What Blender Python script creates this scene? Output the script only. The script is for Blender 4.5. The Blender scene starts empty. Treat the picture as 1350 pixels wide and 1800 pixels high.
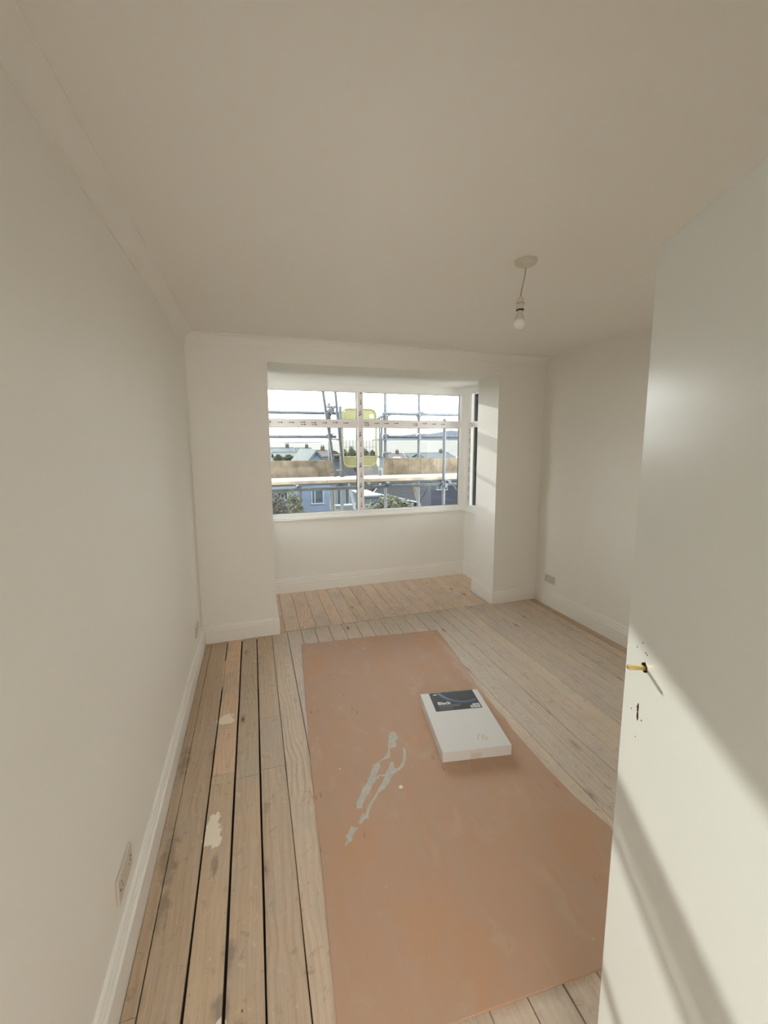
import bpy, bmesh, math, random
from mathutils import Vector, Matrix
random.seed(7)
C = bpy.context.scene.collection
R = math.radians

# ------------------------------------------------------------------ camera
F_PX, CX, CY = 712.27, 670.94, 874.86
YAW, PITCH, ROLL, CAM_H = 0.3068, -0.1303, -0.0047, 1.7259
_F = Vector((math.sin(YAW)*math.cos(PITCH), math.cos(YAW)*math.cos(PITCH), math.sin(PITCH)))
_R0 = Vector((math.cos(YAW), -math.sin(YAW), 0)); _U0 = _R0.cross(_F)
_R = math.cos(ROLL)*_R0 + math.sin(ROLL)*_U0
_U = -math.sin(ROLL)*_R0 + math.cos(ROLL)*_U0
cam = bpy.data.cameras.new('camera'); co = bpy.data.objects.new('camera', cam); C.objects.link(co)
cam.sensor_fit = 'AUTO'; cam.sensor_width = 36; cam.lens = F_PX/1800*36
cam.shift_x = (675-CX)/1800; cam.shift_y = (CY-900)/1800
cam.clip_start = 0.02; cam.clip_end = 5000
m = Matrix((( _R.x,_U.x,-_F.x,0),(_R.y,_U.y,-_F.y,0),(_R.z,_U.z,-_F.z,CAM_H),(0,0,0,1)))
co.matrix_world = m
bpy.context.scene.camera = co

# ------------------------------------------------------------------ light
sc = bpy.context.scene
sc.view_settings.view_transform = 'Standard'; sc.view_settings.look = 'None'
sc.view_settings.gamma = 1; sc.view_settings.use_curve_mapping = False
sc.view_settings.exposure = 0.0
try:
    sc.cycles.max_bounces = 14; sc.cycles.diffuse_bounces = 10; sc.cycles.transparent_max_bounces = 16
    sc.cycles.sample_clamp_indirect = 6; sc.cycles.caustics_reflective = False; sc.cycles.caustics_refractive = False
except Exception: pass
SKY = 10.4
SUN = 4.6
w = bpy.data.worlds.new('sky'); sc.world = w; w.use_nodes = True
nt = w.node_tree; nt.nodes.clear()
tc = nt.nodes.new('ShaderNodeTexCoord'); sp = nt.nodes.new('ShaderNodeSeparateXYZ')
rp = nt.nodes.new('ShaderNodeValToRGB'); bg = nt.nodes.new('ShaderNodeBackground'); ou = nt.nodes.new('ShaderNodeOutputWorld')
nt.links.new(tc.outputs['Generated'], sp.inputs[0]); nt.links.new(sp.outputs['Z'], rp.inputs[0])
rp.color_ramp.elements[0].position = 0.0; rp.color_ramp.elements[0].color = (1.0,.99,.965,1)
rp.color_ramp.elements[1].position = 0.7; rp.color_ramp.elements[1].color = (.86,.92,1.0,1)
nt.links.new(rp.outputs[0], bg.inputs[0]); bg.inputs[1].default_value = SKY; nt.links.new(bg.outputs[0], ou.inputs[0])
SD = Vector((0.095, -1.0, -0.23)).normalized()
sl = bpy.data.lights.new('sun', 'SUN'); sl.energy = SUN; sl.angle = R(0.55); sl.color = (1.0, .965, .89)
so = bpy.data.objects.new('sun', sl); C.objects.link(so); so.location = (0, 20, 12)
so.rotation_euler = SD.to_track_quat('-Z', 'Y').to_euler()
# added fill lamp on the unseen landing, brightens the room through the doorway
HALL_FILL = 60
hl = bpy.data.lights.new('landing_fill', 'AREA'); hl.shape = 'RECTANGLE'; hl.size = 1.3; hl.size_y = 1.3; hl.energy = HALL_FILL; hl.color = (1.0, .98, .93)
ho = bpy.data.objects.new('landing_fill', hl); C.objects.link(ho); ho.location = (-.42, -1.8, 1.5)
ho.rotation_euler = (R(90), 0, 0)

# ------------------------------------------------------------------ helpers
def at(u, v, Y):
    d = _F + _R*((u-CX)/F_PX) - _U*((v-CY)/F_PX)
    t = Y/d.y
    return Vector((d.x*t, Y, CAM_H + d.z*t))
def atz(u, v, z):
    d = _F + _R*((u-CX)/F_PX) - _U*((v-CY)/F_PX)
    t = (z-CAM_H)/d.z
    return Vector((d.x*t, d.y*t, z))
class MB:
    def __init__(s): s.bm = bmesh.new()
    def box(s, a, b, M=None, bev=0, seg=2):
        x0,y0,z0 = a; x1,y1,z1 = b
        g = bmesh.ops.create_cube(s.bm, size=1)
        vs = g['verts']
        for v in vs:
            v.co = Vector(((x0+x1)/2+v.co.x*(x1-x0), (y0+y1)/2+v.co.y*(y1-y0), (z0+z1)/2+v.co.z*(z1-z0)))
        if bev:
            es = list({e for v in vs for e in v.link_edges})
            r = bmesh.ops.bevel(s.bm, geom=es, offset=bev, segments=seg, affect='EDGES', profile=.5)
            vs = list({v for f in r['faces'] for v in f.verts} | {v for v in vs if v.is_valid})
        if M is not None:
            for v in vs: v.co = M @ v.co
        return s
    def tube(s, pts, r, n=12, cap=True, close=False):
        pts = [Vector(p) for p in pts]; rings = []
        N = len(pts)
        rr = r if isinstance(r, (list, tuple)) else [r]*N
        prev = None
        for i, p in enumerate(pts):
            if close: t = (pts[(i+1)%N]-pts[i-1]).normalized()
            elif i == 0: t = (pts[1]-p).normalized()
            elif i == N-1: t = (p-pts[i-1]).normalized()
            else: t = ((pts[i+1]-p).normalized()+(p-pts[i-1]).normalized()).normalized()
            if prev is None:
                a = Vector((0,0,1)) if abs(t.z) < .9 else Vector((1,0,0))
                x = t.cross(a).normalized()
            else: x = (prev - t*prev.dot(t)).normalized()
            prev = x; y = t.cross(x)
            rings.append([s.bm.verts.new(p + (x*math.cos(2*math.pi*k/n)+y*math.sin(2*math.pi*k/n))*rr[i]) for k in range(n)])
        for i in range(N if close else N-1):
            A, B = rings[i], rings[(i+1)%N]
            for k in range(n): s.bm.faces.new((A[k], A[(k+1)%n], B[(k+1)%n], B[k]))
        if cap and not close:
            s.bm.faces.new(rings[0][::-1]); s.bm.faces.new(rings[-1])
        return s
    def lathe(s, prof, c=(0,0,0), n=24, M=None):
        rings = []; c = Vector(c)
        for r_, z in prof:
            ring = []
            for k in range(n):
                a = 2*math.pi*k/n; p = Vector((r_*math.cos(a), r_*math.sin(a), z))
                if M is not None: p = M @ p
                ring.append(s.bm.verts.new(c+p))
            rings.append(ring)
        for A, B in zip(rings, rings[1:]):
            for k in range(n): s.bm.faces.new((A[k], A[(k+1)%n], B[(k+1)%n], B[k]))
        s.bm.faces.new(rings[0][::-1]); s.bm.faces.new(rings[-1])
        return s
    def prism(s, poly, off, M=None):
        """closed polygon (list of Vectors) extruded by off"""
        a = [s.bm.verts.new(Vector(p)) for p in poly]; b = [s.bm.verts.new(Vector(p)+Vector(off)) for p in poly]
        n = len(a); s.bm.faces.new(a); s.bm.faces.new(b[::-1])
        for k in range(n): s.bm.faces.new((a[k], b[k], b[(k+1)%n], a[(k+1)%n]))
        if M is not None:
            for v in a+b: v.co = M @ v.co
        return s
    def loft(s, A, B):
        a = [s.bm.verts.new(Vector(p)) for p in A]; b = [s.bm.verts.new(Vector(p)) for p in B]; n = len(a)
        s.bm.faces.new(a); s.bm.faces.new(b[::-1])
        for k in range(n): s.bm.faces.new((a[k], b[k], b[(k+1)%n], a[(k+1)%n]))
        return s
    def build(s, name, mat, parent=None, smooth=False, origin=None):
        bmesh.ops.recalc_face_normals(s.bm, faces=s.bm.faces)
        if origin is not None:
            for v in s.bm.verts: v.co -= Vector(origin)
        me = bpy.data.meshes.new(name); s.bm.to_mesh(me); s.bm.free()
        if smooth:
            for p in me.polygons: p.use_smooth = True
            try: me.set_sharp_from_angle(angle=R(35))
            except Exception: pass
        me.materials.append(mat)
        o = bpy.data.objects.new(name, me); C.objects.link(o)
        if origin is not None: o.location = Vector(origin)
        if parent: o.parent = parent; 
        return o
def empty(name, loc=(0,0,0), rz=0):
    o = bpy.data.objects.new(name, None); o.empty_display_size = .05; C.objects.link(o)
    o.location = loc; o.rotation_euler = (0,0,rz); return o
def tag(o, label=None, cat=None, group=None, kind=None):
    if label: o['label'] = label
    if cat: o['category'] = cat
    if group: o['group'] = group
    if kind: o['kind'] = kind
    return o
def copy_tree(o, parent=None):
    c = o.copy(); C.objects.link(c)
    if parent: c.parent = parent
    for ch in [x for x in bpy.data.objects if x.parent == o]: copy_tree(ch, c)
    return c

# ------------------------------------------------------------------ materials
def mat(name, col, rough=.6, metal=0, bump=None, spec=None, var=None, bstr=.2, bdist=.001):
    m_ = bpy.data.materials.new(name); m_.use_nodes = True; t = m_.node_tree; b = t.nodes['Principled BSDF']
    b.inputs['Base Color'].default_value = (*col, 1); b.inputs['Roughness'].default_value = rough; b.inputs['Metallic'].default_value = metal
    if spec is not None: b.inputs['Specular IOR Level'].default_value = spec
    if bump or var:
        tcn = t.nodes.new('ShaderNodeTexCoord')
    if bump:
        n = t.nodes.new('ShaderNodeTexNoise'); mp = t.nodes.new('ShaderNodeMapping')
        mp.inputs['Scale'].default_value = bump if isinstance(bump, tuple) else (bump,)*3
        n.inputs['Scale'].default_value = 1; n.inputs['Detail'].default_value = 4
        t.links.new(tcn.outputs['Object'], mp.inputs[0]); t.links.new(mp.outputs[0], n.inputs['Vector'])
        bp = t.nodes.new('ShaderNodeBump'); bp.inputs['Strength'].default_value = bstr; bp.inputs['Distance'].default_value = bdist
        t.links.new(n.outputs['Fac'], bp.inputs['Height']); t.links.new(bp.outputs[0], b.inputs['Normal'])
    if var:
        sc_, amt = var
        n = t.nodes.new('ShaderNodeTexNoise'); n.inputs['Scale'].default_value = sc_; n.inputs['Detail'].default_value = 5
        t.links.new(tcn.outputs['Object'], n.inputs['Vector'])
        r_ = t.nodes.new('ShaderNodeValToRGB'); r_.color_ramp.elements[0].position = .3; r_.color_ramp.elements[1].position = .7
        r_.color_ramp.elements[0].color = (*[c*(1-amt) for c in col], 1); r_.color_ramp.elements[1].color = (*[min(1, c*(1+amt)) for c in col], 1)
        t.links.new(n.outputs['Fac'], r_.inputs[0]); t.links.new(r_.outputs[0], b.inputs['Base Color'])
    return m_
M = {}
M['wall'] = mat('wall_paint', (.84,.822,.785), .62, bump=180, bstr=.08)
M['ceil'] = mat('ceiling_paint', (.84,.822,.785), .8, bump=120, bstr=.06)
M['trim'] = mat('trim_gloss', (.86,.84,.81), .32, bump=60, bstr=.04)
M['upvc'] = mat('upvc_white', (.86,.85,.83), .35, bump=20, bstr=.02)
M['gasket'] = mat('black_gasket', (.02,.02,.022), .5, var=(40,.2))
M['tape'] = mat('protective_tape', (.80,.74,.72), .45, bump=30, bstr=.1)
M['ink'] = mat('black_print', (.03,.025,.03), .5, var=(60,.2))
M['plastic'] = mat('white_plastic', (.60,.56,.47), .35, bump=50, bstr=.02)
M['socket'] = mat('socket_plastic', (.62,.56,.50), .35, bump=40, bstr=.03)
M['dark'] = mat('dark_void', (.02,.016,.012), .9, var=(20,.3))
M['brass'] = mat('brass_spindle', (.72,.55,.22), .3, 1, bump=200, bstr=.1)
M['subfloor'] = mat('subfloor_dust', (.028,.021,.016), .95, var=(9,.5))
M['galv'] = mat('galvanised_steel', (0.085,0.09,0.1), .5, .6, var=(30,.25))
M['galvdark'] = mat('weathered_steel', (0.04,0.045,0.05), .55, .5, var=(30,.3))
M['gate'] = mat('yellow_gate_paint', (0.165,0.155,0.068), .5, var=(8,.12))
M['deck'] = mat('scaffold_board_wood', (0.34,0.275,0.205), .8, bump=(4,60,60), var=(7,.25))
M['ply_out'] = mat('toe_board_ply', (0.14,0.112,0.082), .75, spec=.03, bump=(80,80,6), var=(9,.35))
M['bulb'] = mat('bulb_glass', (.80,.78,.77), .12, bump=5, bstr=.01)
M['darkband'] = mat('black_ring', (.03,.025,.02), .4, var=(30,.2))
M['concrete'] = mat('concrete_wall', (.25,.25,.27), .9, bump=20, var=(3,.15))
M['slate'] = mat('slate_roof', (0.013,0.0135,0.0155), .95, spec=.05, bump=20, var=(6,.3))
M['render_blue'] = mat('pale_blue_render', (0.075,0.095,0.135), .85, spec=.03, bump=30, var=(1.5,.08))
M['render_pale'] = mat('pale_render', (0.085,0.098,0.108), .85, spec=.03, bump=30, var=(1.5,.1))
M['render_lav'] = mat('grey_render', (0.028,0.03,0.038), .95, spec=.03, bump=30, var=(1.5,.1))
M['brick_far'] = mat('brown_brickwork', (0.04,0.034,0.028), .9, spec=.03, bump=30, var=(5,.3))
M['roof_far'] = mat('grey_green_tiles', (0.05,0.056,0.056), .85, spec=.03, bump=30, var=(2,.2))
M['roof_brown'] = mat('brown_tiles', (0.055,0.048,0.045), .85, spec=.03, bump=30, var=(2,.2))
M['winglass'] = mat('window_glass_dark', (0.02,0.03,0.04), .1, var=(3,.3))
M['winframe'] = mat('white_window_frame', (0.13,0.145,0.165), .5, var=(5,.05))
M['leaf'] = mat('leaves_olive', (0.042,0.045,0.022), .7, var=(6,.5))
M['leafdark'] = mat('leaves_brown', (0.03,0.027,0.021), .8, var=(5,.5))
M['bark'] = mat('bark', (0.03,0.024,0.018), .9, bump=40, var=(10,.3))
M['grass'] = mat('rough_grass', (0.05,0.06,0.04), .95, spec=.03, bump=8, var=(.5,.4))
M['hill'] = mat('hazy_hill', (0.038,0.0405,0.052), 1, spec=.03, var=(.02,.08))  # cool distance haze is mixed into the hill colour itself
M['hillpale'] = mat('pale_hazy_hill', (0.098,0.092,0.082), 1, spec=.03, var=(.02,.06))  # pale horizon mist is put into this base colour
M['fence'] = mat('fence_boards', (0.03,0.038,0.05), .85, bump=(60,60,5), var=(4,.25))
M['cord'] = mat('flex_cord', (.36,.32,.26), .5, var=(60,.1))
M['plaster'] = mat('dried_plaster', (.74,.72,.66), .85, bump=300, bstr=.3)
M['smear'] = mat('grey_filler', (.50,.475,.42), .8, bump=120, bstr=.3, var=(40,.10))
M['splinter'] = mat('fresh_splinter', (.72,.52,.34), .7, bump=(20,200,200))
M['box'] = mat('white_carton', (.68,.655,.635), .55, bump=12, bstr=.15, bdist=.004)
M['label'] = mat('charcoal_label', (.026,.025,.026), .6, var=(6,.2))
M['labelblue'] = mat('blue_arc', (.10,.20,.42), .4, var=(8,.1))
M['labelnavy'] = mat('navy_glow', (.022,.035,.075), .4, var=(8,.1))
M['white'] = mat('white_print', (.75,.75,.73), .5, var=(8,.02))
M['greyprint'] = mat('grey_print', (.22,.22,.22), .5, var=(8,.02))
M['greenprint'] = mat('energy_label', (.55,.62,.42), .5, var=(30,.1))
M['rawwood'] = mat('bare_door_wood', (.16,.075,.05), .85, bump=(20,20,200), var=(60,.4))
M['rag'] = mat('pale_cloth', (.50,.46,.34), .9, var=(10,.2))

def glass_mat():
    m_ = bpy.data.materials.new('window_pane'); m_.use_nodes = True; t = m_.node_tree; t.nodes.clear()
    o = t.nodes.new('ShaderNodeOutputMaterial'); mx = t.nodes.new('ShaderNodeMixShader')
    tr = t.nodes.new('ShaderNodeBsdfTransparent'); gl = t.nodes.new('ShaderNodeBsdfGlossy')
    tr.inputs[0].default_value = (.93,.955,.945,1); gl.inputs['Roughness'].default_value = .02
    fr = t.nodes.new('ShaderNodeFresnel'); fr.inputs[0].default_value = 1.45
    t.links.new(fr.outputs[0], mx.inputs[0]); t.links.new(tr.outputs[0], mx.inputs[1]); t.links.new(gl.outputs[0], mx.inputs[2])
    t.links.new(mx.outputs[0], o.inputs[0]); return m_
M['glass'] = glass_mat()

def N(t, typ, **kw):
    n = t.nodes.new(typ)
    for k, v in kw.items():
        if hasattr(n, k): setattr(n, k, v)
    return n
def math_(t, op, a, b=None, c=None, clamp=False):
    n = t.nodes.new('ShaderNodeMath'); n.operation = op; n.use_clamp = clamp
    for i, x in enumerate((a, b, c)):
        if x is None: continue
        if isinstance(x, (int, float)): n.inputs[i].default_value = x
        else: t.links.new(x, n.inputs[i])
    return n.outputs[0]
def mixc(t, fac, a, b, mode='MIX'):
    n = t.nodes.new('ShaderNodeMix'); n.data_type = 'RGBA'; n.blend_type = mode
    if isinstance(fac, (int, float)): n.inputs[0].default_value = fac
    else: t.links.new(fac, n.inputs[0])
    for s, x in ((6, a), (7, b)):
        if isinstance(x, tuple): n.inputs[s].default_value = (*x, 1)
        else: t.links.new(x, n.inputs[s])
    return n.outputs[2]
def noise(t, vec, scale, detail=4, rough=.55, dist=0):
    n = t.nodes.new('ShaderNodeTexNoise'); n.inputs['Scale'].default_value = scale; n.inputs['Detail'].default_value = detail
    n.inputs['Roughness'].default_value = rough; n.inputs['Distortion'].default_value = dist
    t.links.new(vec, n.inputs['Vector']); return n.outputs['Fac']
def mapping(t, vec, scale=(1,1,1), loc=None):
    n = t.nodes.new('ShaderNodeMapping'); n.inputs['Scale'].default_value = scale
    t.links.new(vec, n.inputs[0])
    if loc is not None: t.links.new(loc, n.inputs['Location'])
    return n.outputs[0]
def smooth(t, x, lo, hi):
    n = t.nodes.new('ShaderNodeMapRange'); n.interpolation_type = 'SMOOTHSTEP'
    n.inputs['From Min'].default_value = lo; n.inputs['From Max'].default_value = hi
    t.links.new(x, n.inputs['Value']); return n.outputs['Result']

def blobs(t, wpos, spots, wob, soft=.3):
    """union mask of irregular stains at floor positions (x, y, rx, ry)"""
    sepn = t.nodes.new('ShaderNodeSeparateXYZ'); t.links.new(wpos, sepn.inputs[0])
    out = None
    for x, y, rx, ry in spots:
        dx = math_(t, 'DIVIDE', math_(t, 'SUBTRACT', sepn.outputs[0], x), rx)
        dy = math_(t, 'DIVIDE', math_(t, 'SUBTRACT', sepn.outputs[1], y), ry)
        d = math_(t, 'SQRT', math_(t, 'ADD', math_(t, 'MULTIPLY', dx, dx), math_(t, 'MULTIPLY', dy, dy)))
        d = math_(t, 'ADD', d, math_(t, 'MULTIPLY', math_(t, 'SUBTRACT', wob, .5), 2.6))
        mk = math_(t, 'SUBTRACT', 1, smooth(t, d, soft, 1.1), clamp=True)
        out = mk if out is None else math_(t, 'MAXIMUM', out, mk)
    return out

def wood_mat():
    m_ = bpy.data.materials.new('stripped_pine'); m_.use_nodes = True; t = m_.node_tree; b = t.nodes['Principled BSDF']
    oi = t.nodes.new('ShaderNodeObjectInfo'); tcn = t.nodes.new('ShaderNodeTexCoord'); geo = t.nodes.new('ShaderNodeNewGeometry')
    rnd = oi.outputs['Random']
    cmb = t.nodes.new('ShaderNodeCombineXYZ')
    for i, k in enumerate((3.7, 41.0, 17.0)): t.links.new(math_(t, 'MULTIPLY', rnd, k), cmb.inputs[i])
    P = tcn.outputs['Object']
    # ring figure: distance from a wandering pith line running down the board
    pv = mapping(t, P, (1, .55, 1), cmb.outputs[0])
    wander = noise(t, mapping(t, P, (2.0, 1.1, 1), cmb.outputs[0]), 1, 3, .5)
    s = t.nodes.new('ShaderNodeSeparateXYZ'); t.links.new(P, s.inputs[0])
    u = math_(t, 'MULTIPLY', math_(t, 'ADD', s.outputs[0], math_(t, 'MULTIPLY', math_(t, 'SUBTRACT', rnd, .5), .09)), 1.0)
    bow = math_(t, 'ABSOLUTE', u)
    ringv = math_(t, 'ADD', math_(t, 'MULTIPLY', bow, 230), math_(t, 'MULTIPLY', wander, 60))
    rings = math_(t, 'ADD', math_(t, 'MULTIPLY', math_(t, 'SINE', ringv), .5), .5)
    rings = smooth(t, rings, .35, 1.0)
    fine = noise(t, mapping(t, P, (320, 7, 40), cmb.outputs[0]), 1, 3, .6)
    med = noise(t, mapping(t, P, (60, 2.2, 10), cmb.outputs[0]), 1, 4, .6)
    blot = noise(t, mapping(t, geo.outputs['Position'], (1, .6, 1)), 5.5, 5, .6, .4)
    blot2 = noise(t, geo.outputs['Position'], 23, 5, .65, .6)
    base = mixc(t, smooth(t, rnd, 0, 1), (.66,.535,.42), (.60,.51,.43))
    base = mixc(t, 1.0, base, oi.outputs['Color'], 'MULTIPLY')
    c1 = mixc(t, math_(t, 'MULTIPLY', rings, math_(t, 'ADD', .12, math_(t, 'MULTIPLY', smooth(t, noise(t, mapping(t, P, (3,1.2,1), cmb.outputs[0]), 1, 2), .45, .7), .34))), base, (.36,.25,.165))
    c1 = mixc(t, math_(t, 'MULTIPLY', smooth(t, fine, .45, .75), .38), c1, (.30,.22,.15))
    c1 = mixc(t, math_(t, 'MULTIPLY', smooth(t, med, .35, .75), .30), c1, (.70,.59,.47))
    c1 = mixc(t, math_(t, 'MULTIPLY', smooth(t, blot, .46, .70), .5), c1, (.47,.425,.36))
    c1 = mixc(t, math_(t, 'MULTIPLY', smooth(t, blot2, .56, .72), .55), c1, (.30,.235,.18))
    c1 = mixc(t, math_(t, 'MULTIPLY', smooth(t, blot2, .42, .26), .45), c1, (.74,.67,.58))
    # knots
    vor = t.nodes.new('ShaderNodeTexVoronoi'); vor.inputs['Scale'].default_value = 1
    t.links.new(mapping(t, P, (8, 3.2, 1), cmb.outputs[0]), vor.inputs['Vector'])
    kn = math_(t, 'SUBTRACT', 1, smooth(t, vor.outputs['Distance'], .055, .10), clamp=True)
    kr = math_(t, 'SUBTRACT', 1, smooth(t, vor.outputs['Distance'], .10, .22), clamp=True)
    sel = smooth(t, t_sep(t, vor.outputs['Color']), .60, .62)
    c1 = mixc(t, math_(t, 'MULTIPLY', math_(t, 'MULTIPLY', kr, sel), .35), c1, (.24,.15,.09))
    c1 = mixc(t, math_(t, 'MULTIPLY', math_(t, 'MULTIPLY', kn, sel), .75), c1, (.10,.055,.03))
    # nail dots in joist rows
    v2 = t.nodes.new('ShaderNodeTexVoronoi'); v2.inputs['Scale'].default_value = 1; v2.inputs['Randomness'].default_value = .55
    t.links.new(mapping(t, geo.outputs['Position'], (15, 10, 1)), v2.inputs['Vector'])
    nd = math_(t, 'SUBTRACT', 1, smooth(t, v2.outputs['Distance'], .045, .07), clamp=True)
    nsel = smooth(t, t_sep(t, v2.outputs['Color']), .72, .74)
    c1 = mixc(t, math_(t, 'MULTIPLY', math_(t, 'MULTIPLY', nd, nsel), .8), c1, (.05,.035,.025))
    # white paint flecks
    v3 = t.nodes.new('ShaderNodeTexVoronoi'); v3.inputs['Scale'].default_value = 1
    t.links.new(mapping(t, geo.outputs['Position'], (24, 16, 1)), v3.inputs['Vector'])
    fd = math_(t, 'SUBTRACT', 1, smooth(t, math_(t, 'ADD', v3.outputs['Distance'], math_(t, 'MULTIPLY', fine, .05)), .07, .10), clamp=True)
    fs = smooth(t, t_sep(t, v3.outputs['Color']), .88, .9)
    c1 = mixc(t, math_(t, 'MULTIPLY', math_(t, 'MULTIPLY', fd, fs), .7), c1, (.72,.68,.60))
    # stains and filler where the boards have them
    wob = noise(t, geo.outputs['Position'], 17, 5, .65)
    dk = blobs(t, geo.outputs['Position'], [(-.405,1.70,.04,.16),(-.395,1.50,.03,.08),(-.15,1.27,.03,.06),(-.17,1.14,.04,.05),(-.12,1.04,.05,.06),(-.43,2.25,.03,.18),(-.225,1.62,.02,.05)], wob)
    c1 = mixc(t, math_(t, 'MULTIPLY', dk, .5), c1, (.19,.15,.125))
    pf = blobs(t, geo.outputs['Position'], [(-.243,1.77,.036,.085),(-.228,2.55,.05,.05),(-.17,1.085,.02,.03)], wob, .85)
    c1 = mixc(t, math_(t, 'MULTIPLY', pf, .9), c1, (.90,.82,.68))
    t.links.new(c1, b.inputs['Base Color']); b.inputs['Roughness'].default_value = .62
    hgt = math_(t, 'ADD', math_(t, 'MULTIPLY', rings, -.5), math_(t, 'MULTIPLY', fine, .5))
    hgt = math_(t, 'ADD', hgt, math_(t, 'MULTIPLY', blot2, .8))
    bp = t.nodes.new('ShaderNodeBump'); bp.inputs['Strength'].default_value = .45; bp.inputs['Distance'].default_value = .0015
    t.links.new(hgt, bp.inputs['Height']); t.links.new(bp.outputs[0], b.inputs['Normal'])
    return m_
def t_sep(t, col):
    n = t.nodes.new('ShaderNodeSeparateColor'); t.links.new(col, n.inputs[0]); return n.outputs[0]
M['wood'] = wood_mat()

def ply_mat():
    m_ = bpy.data.materials.new('plywood_face'); m_.use_nodes = True; t = m_.node_tree; b = t.nodes['Principled BSDF']
    tcn = t.nodes.new('ShaderNodeTexCoord'); P = tcn.outputs['Object']
    fine = noise(t, mapping(t, P, (170, 5, 1)), 1, 4, .6)
    med = noise(t, mapping(t, P, (14, 2.0, 1)), 1, 5, .6, .3)
    big = noise(t, mapping(t, P, (2.6, 1.8, 1)), 1, 4, .55, .5)
    big2 = noise(t, mapping(t, P, (3.3, 2.6, 1)), 1.7, 5, .6, .8)
    c = mixc(t, smooth(t, med, .3, .7), (.50,.315,.215), (.485,.325,.235))
    c = mixc(t, math_(t, 'MULTIPLY', smooth(t, big, .52, .66), .45), c, (.55,.30,.16))
    c = mixc(t, math_(t, 'MULTIPLY', smooth(t, big2, .54, .72), .40), c, (.52,.41,.30))
    c = mixc(t, math_(t, 'MULTIPLY', smooth(t, fine, .60, .80), .30), c, (.26,.13,.07))
    # short dark gouges and pale specks
    v = t.nodes.new('ShaderNodeTexVoronoi'); v.inputs['Scale'].default_value = 1
    t.links.new(mapping(t, P, (46, 7, 1)), v.inputs['Vector'])
    dsh = math_(t, 'SUBTRACT', 1, smooth(t, v.outputs['Distance'], .09, .16), clamp=True)
    ds = smooth(t, t_sep(t, v.outputs['Color']), .93, .94)
    c = mixc(t, math_(t, 'MULTIPLY', math_(t, 'MULTIPLY', dsh, ds), .5), c, (.12,.055,.03))
    v = t.nodes.new('ShaderNodeTexVoronoi'); v.inputs['Scale'].default_value = 22
    t.links.new(P, v.inputs['Vector'])
    dsh = math_(t, 'SUBTRACT', 1, smooth(t, v.outputs['Distance'], .05, .08), clamp=True)
    ds = smooth(t, t_sep(t, v.outputs['Color']), .955, .96)
    c = mixc(t, math_(t, 'MULTIPLY', math_(t, 'MULTIPLY', dsh, ds), .7), c, (.7,.6,.5))
    # dusty worn long edge
    wob = noise(t, P, 14, 5, .65)
    dst = blobs(t, P, [(1.13,-1.05,.05,.62),(1.16,-.5,.03,.3)], wob)
    c = mixc(t, math_(t, 'MULTIPLY', dst, .35), c, (.56,.48,.39))
    t.links.new(c, b.inputs['Base Color']); b.inputs['Roughness'].default_value = .72; b.inputs['Specular IOR Level'].default_value = .3
    bp = t.nodes.new('ShaderNodeBump'); bp.inputs['Strength'].default_value = .3; bp.inputs['Distance'].default_value = .0008
    t.links.new(fine, bp.inputs['Height']); t.links.new(bp.outputs[0], b.inputs['Normal'])
    return m_
M['ply'] = ply_mat()

def door_mat():
    m_ = mat('door_gloss_paint', (.655,.67,.645), .24)
    t = m_.node_tree; b = t.nodes['Principled BSDF']; tcn = t.nodes.new('ShaderNodeTexCoord')
    n1 = noise(t, mapping(t, tcn.outputs['Object'], (420, 420, 14)), 1, 3, .6)
    n2 = noise(t, mapping(t, tcn.outputs['Object'], (260, 260, 260)), 1, 2, .6)
    h = math_(t, 'ADD', math_(t, 'MULTIPLY', n1, .7), math_(t, 'MULTIPLY', n2, .45))
    bp = t.nodes.new('ShaderNodeBump'); bp.inputs['Strength'].default_value = .22; bp.inputs['Distance'].default_value = .0004
    t.links.new(h, bp.inputs['Height']); t.links.new(bp.outputs[0], b.inputs['Normal'])
    return m_
M['door'] = door_mat()

# ------------------------------------------------------------------ the room
XL, XR = -.4807, 2.9807          # side walls
YB = 3.6812                      # back wall face
OL, OR_, TH = .1503, 2.4279, .3982   # opening, wall thickness
BL, BR, YW = -.171, 2.6469, 4.7194   # bay side walls, bay front face
H, HS, HB = 2.6172, 2.425, 2.432      # ceiling, opening head, bay ceiling
YN = -.13                        # wall with the doorway
DL, DR = -.40, .40               # doorway
T = .15
def struct(o, label): return tag(o, label, kind='structure')
b_ = MB(); b_.box((XL-T-.9, YN-1.8, -.14), (XR+T, YW+.25, -.030))
floor = b_.build('floor', M['subfloor']); struct(floor, 'bare stripped pine floorboards with dark gaps between them')
struct(MB().box((XL-T, YN-.12, 0-.14), (XL, YB+TH, H+.1)).build('wall_left', M['wall']), 'long plain off-white wall on the left of the room')
struct(MB().box((XR, YN-.12, -.14), (XR+T, YB+TH, H+.1)).build('wall_right', M['wall']), 'plain off-white wall right of the window bay')
b_ = MB(); b_.box((XL, YB, -.14), (OL, YB+TH, H+.1)).box((OR_, YB, -.14), (XR, YB+TH, H+.1)).box((OL, YB, HS), (OR_, YB+TH, H+.1))
struct(b_.build('wall_back', M['wall']), 'back wall with two piers and a square opening into the window bay')
b_ = MB(); b_.box((XL, YN-.12, -.14), (DL, YN, H+.1)).box((DR, YN-.12, -.14), (XR, YN, H+.1)).box((DL, YN-.12, 2.09), (DR, YN, H+.1))
struct(b_.build('wall_front', M['wall']), 'wall holding the doorway behind the camera')
struct(MB().box((XL-T, YN-.12, H), (XR+T, YB+.05, H+.12)).build('ceiling', M['ceil']), 'plain off-white plastered ceiling')
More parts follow.
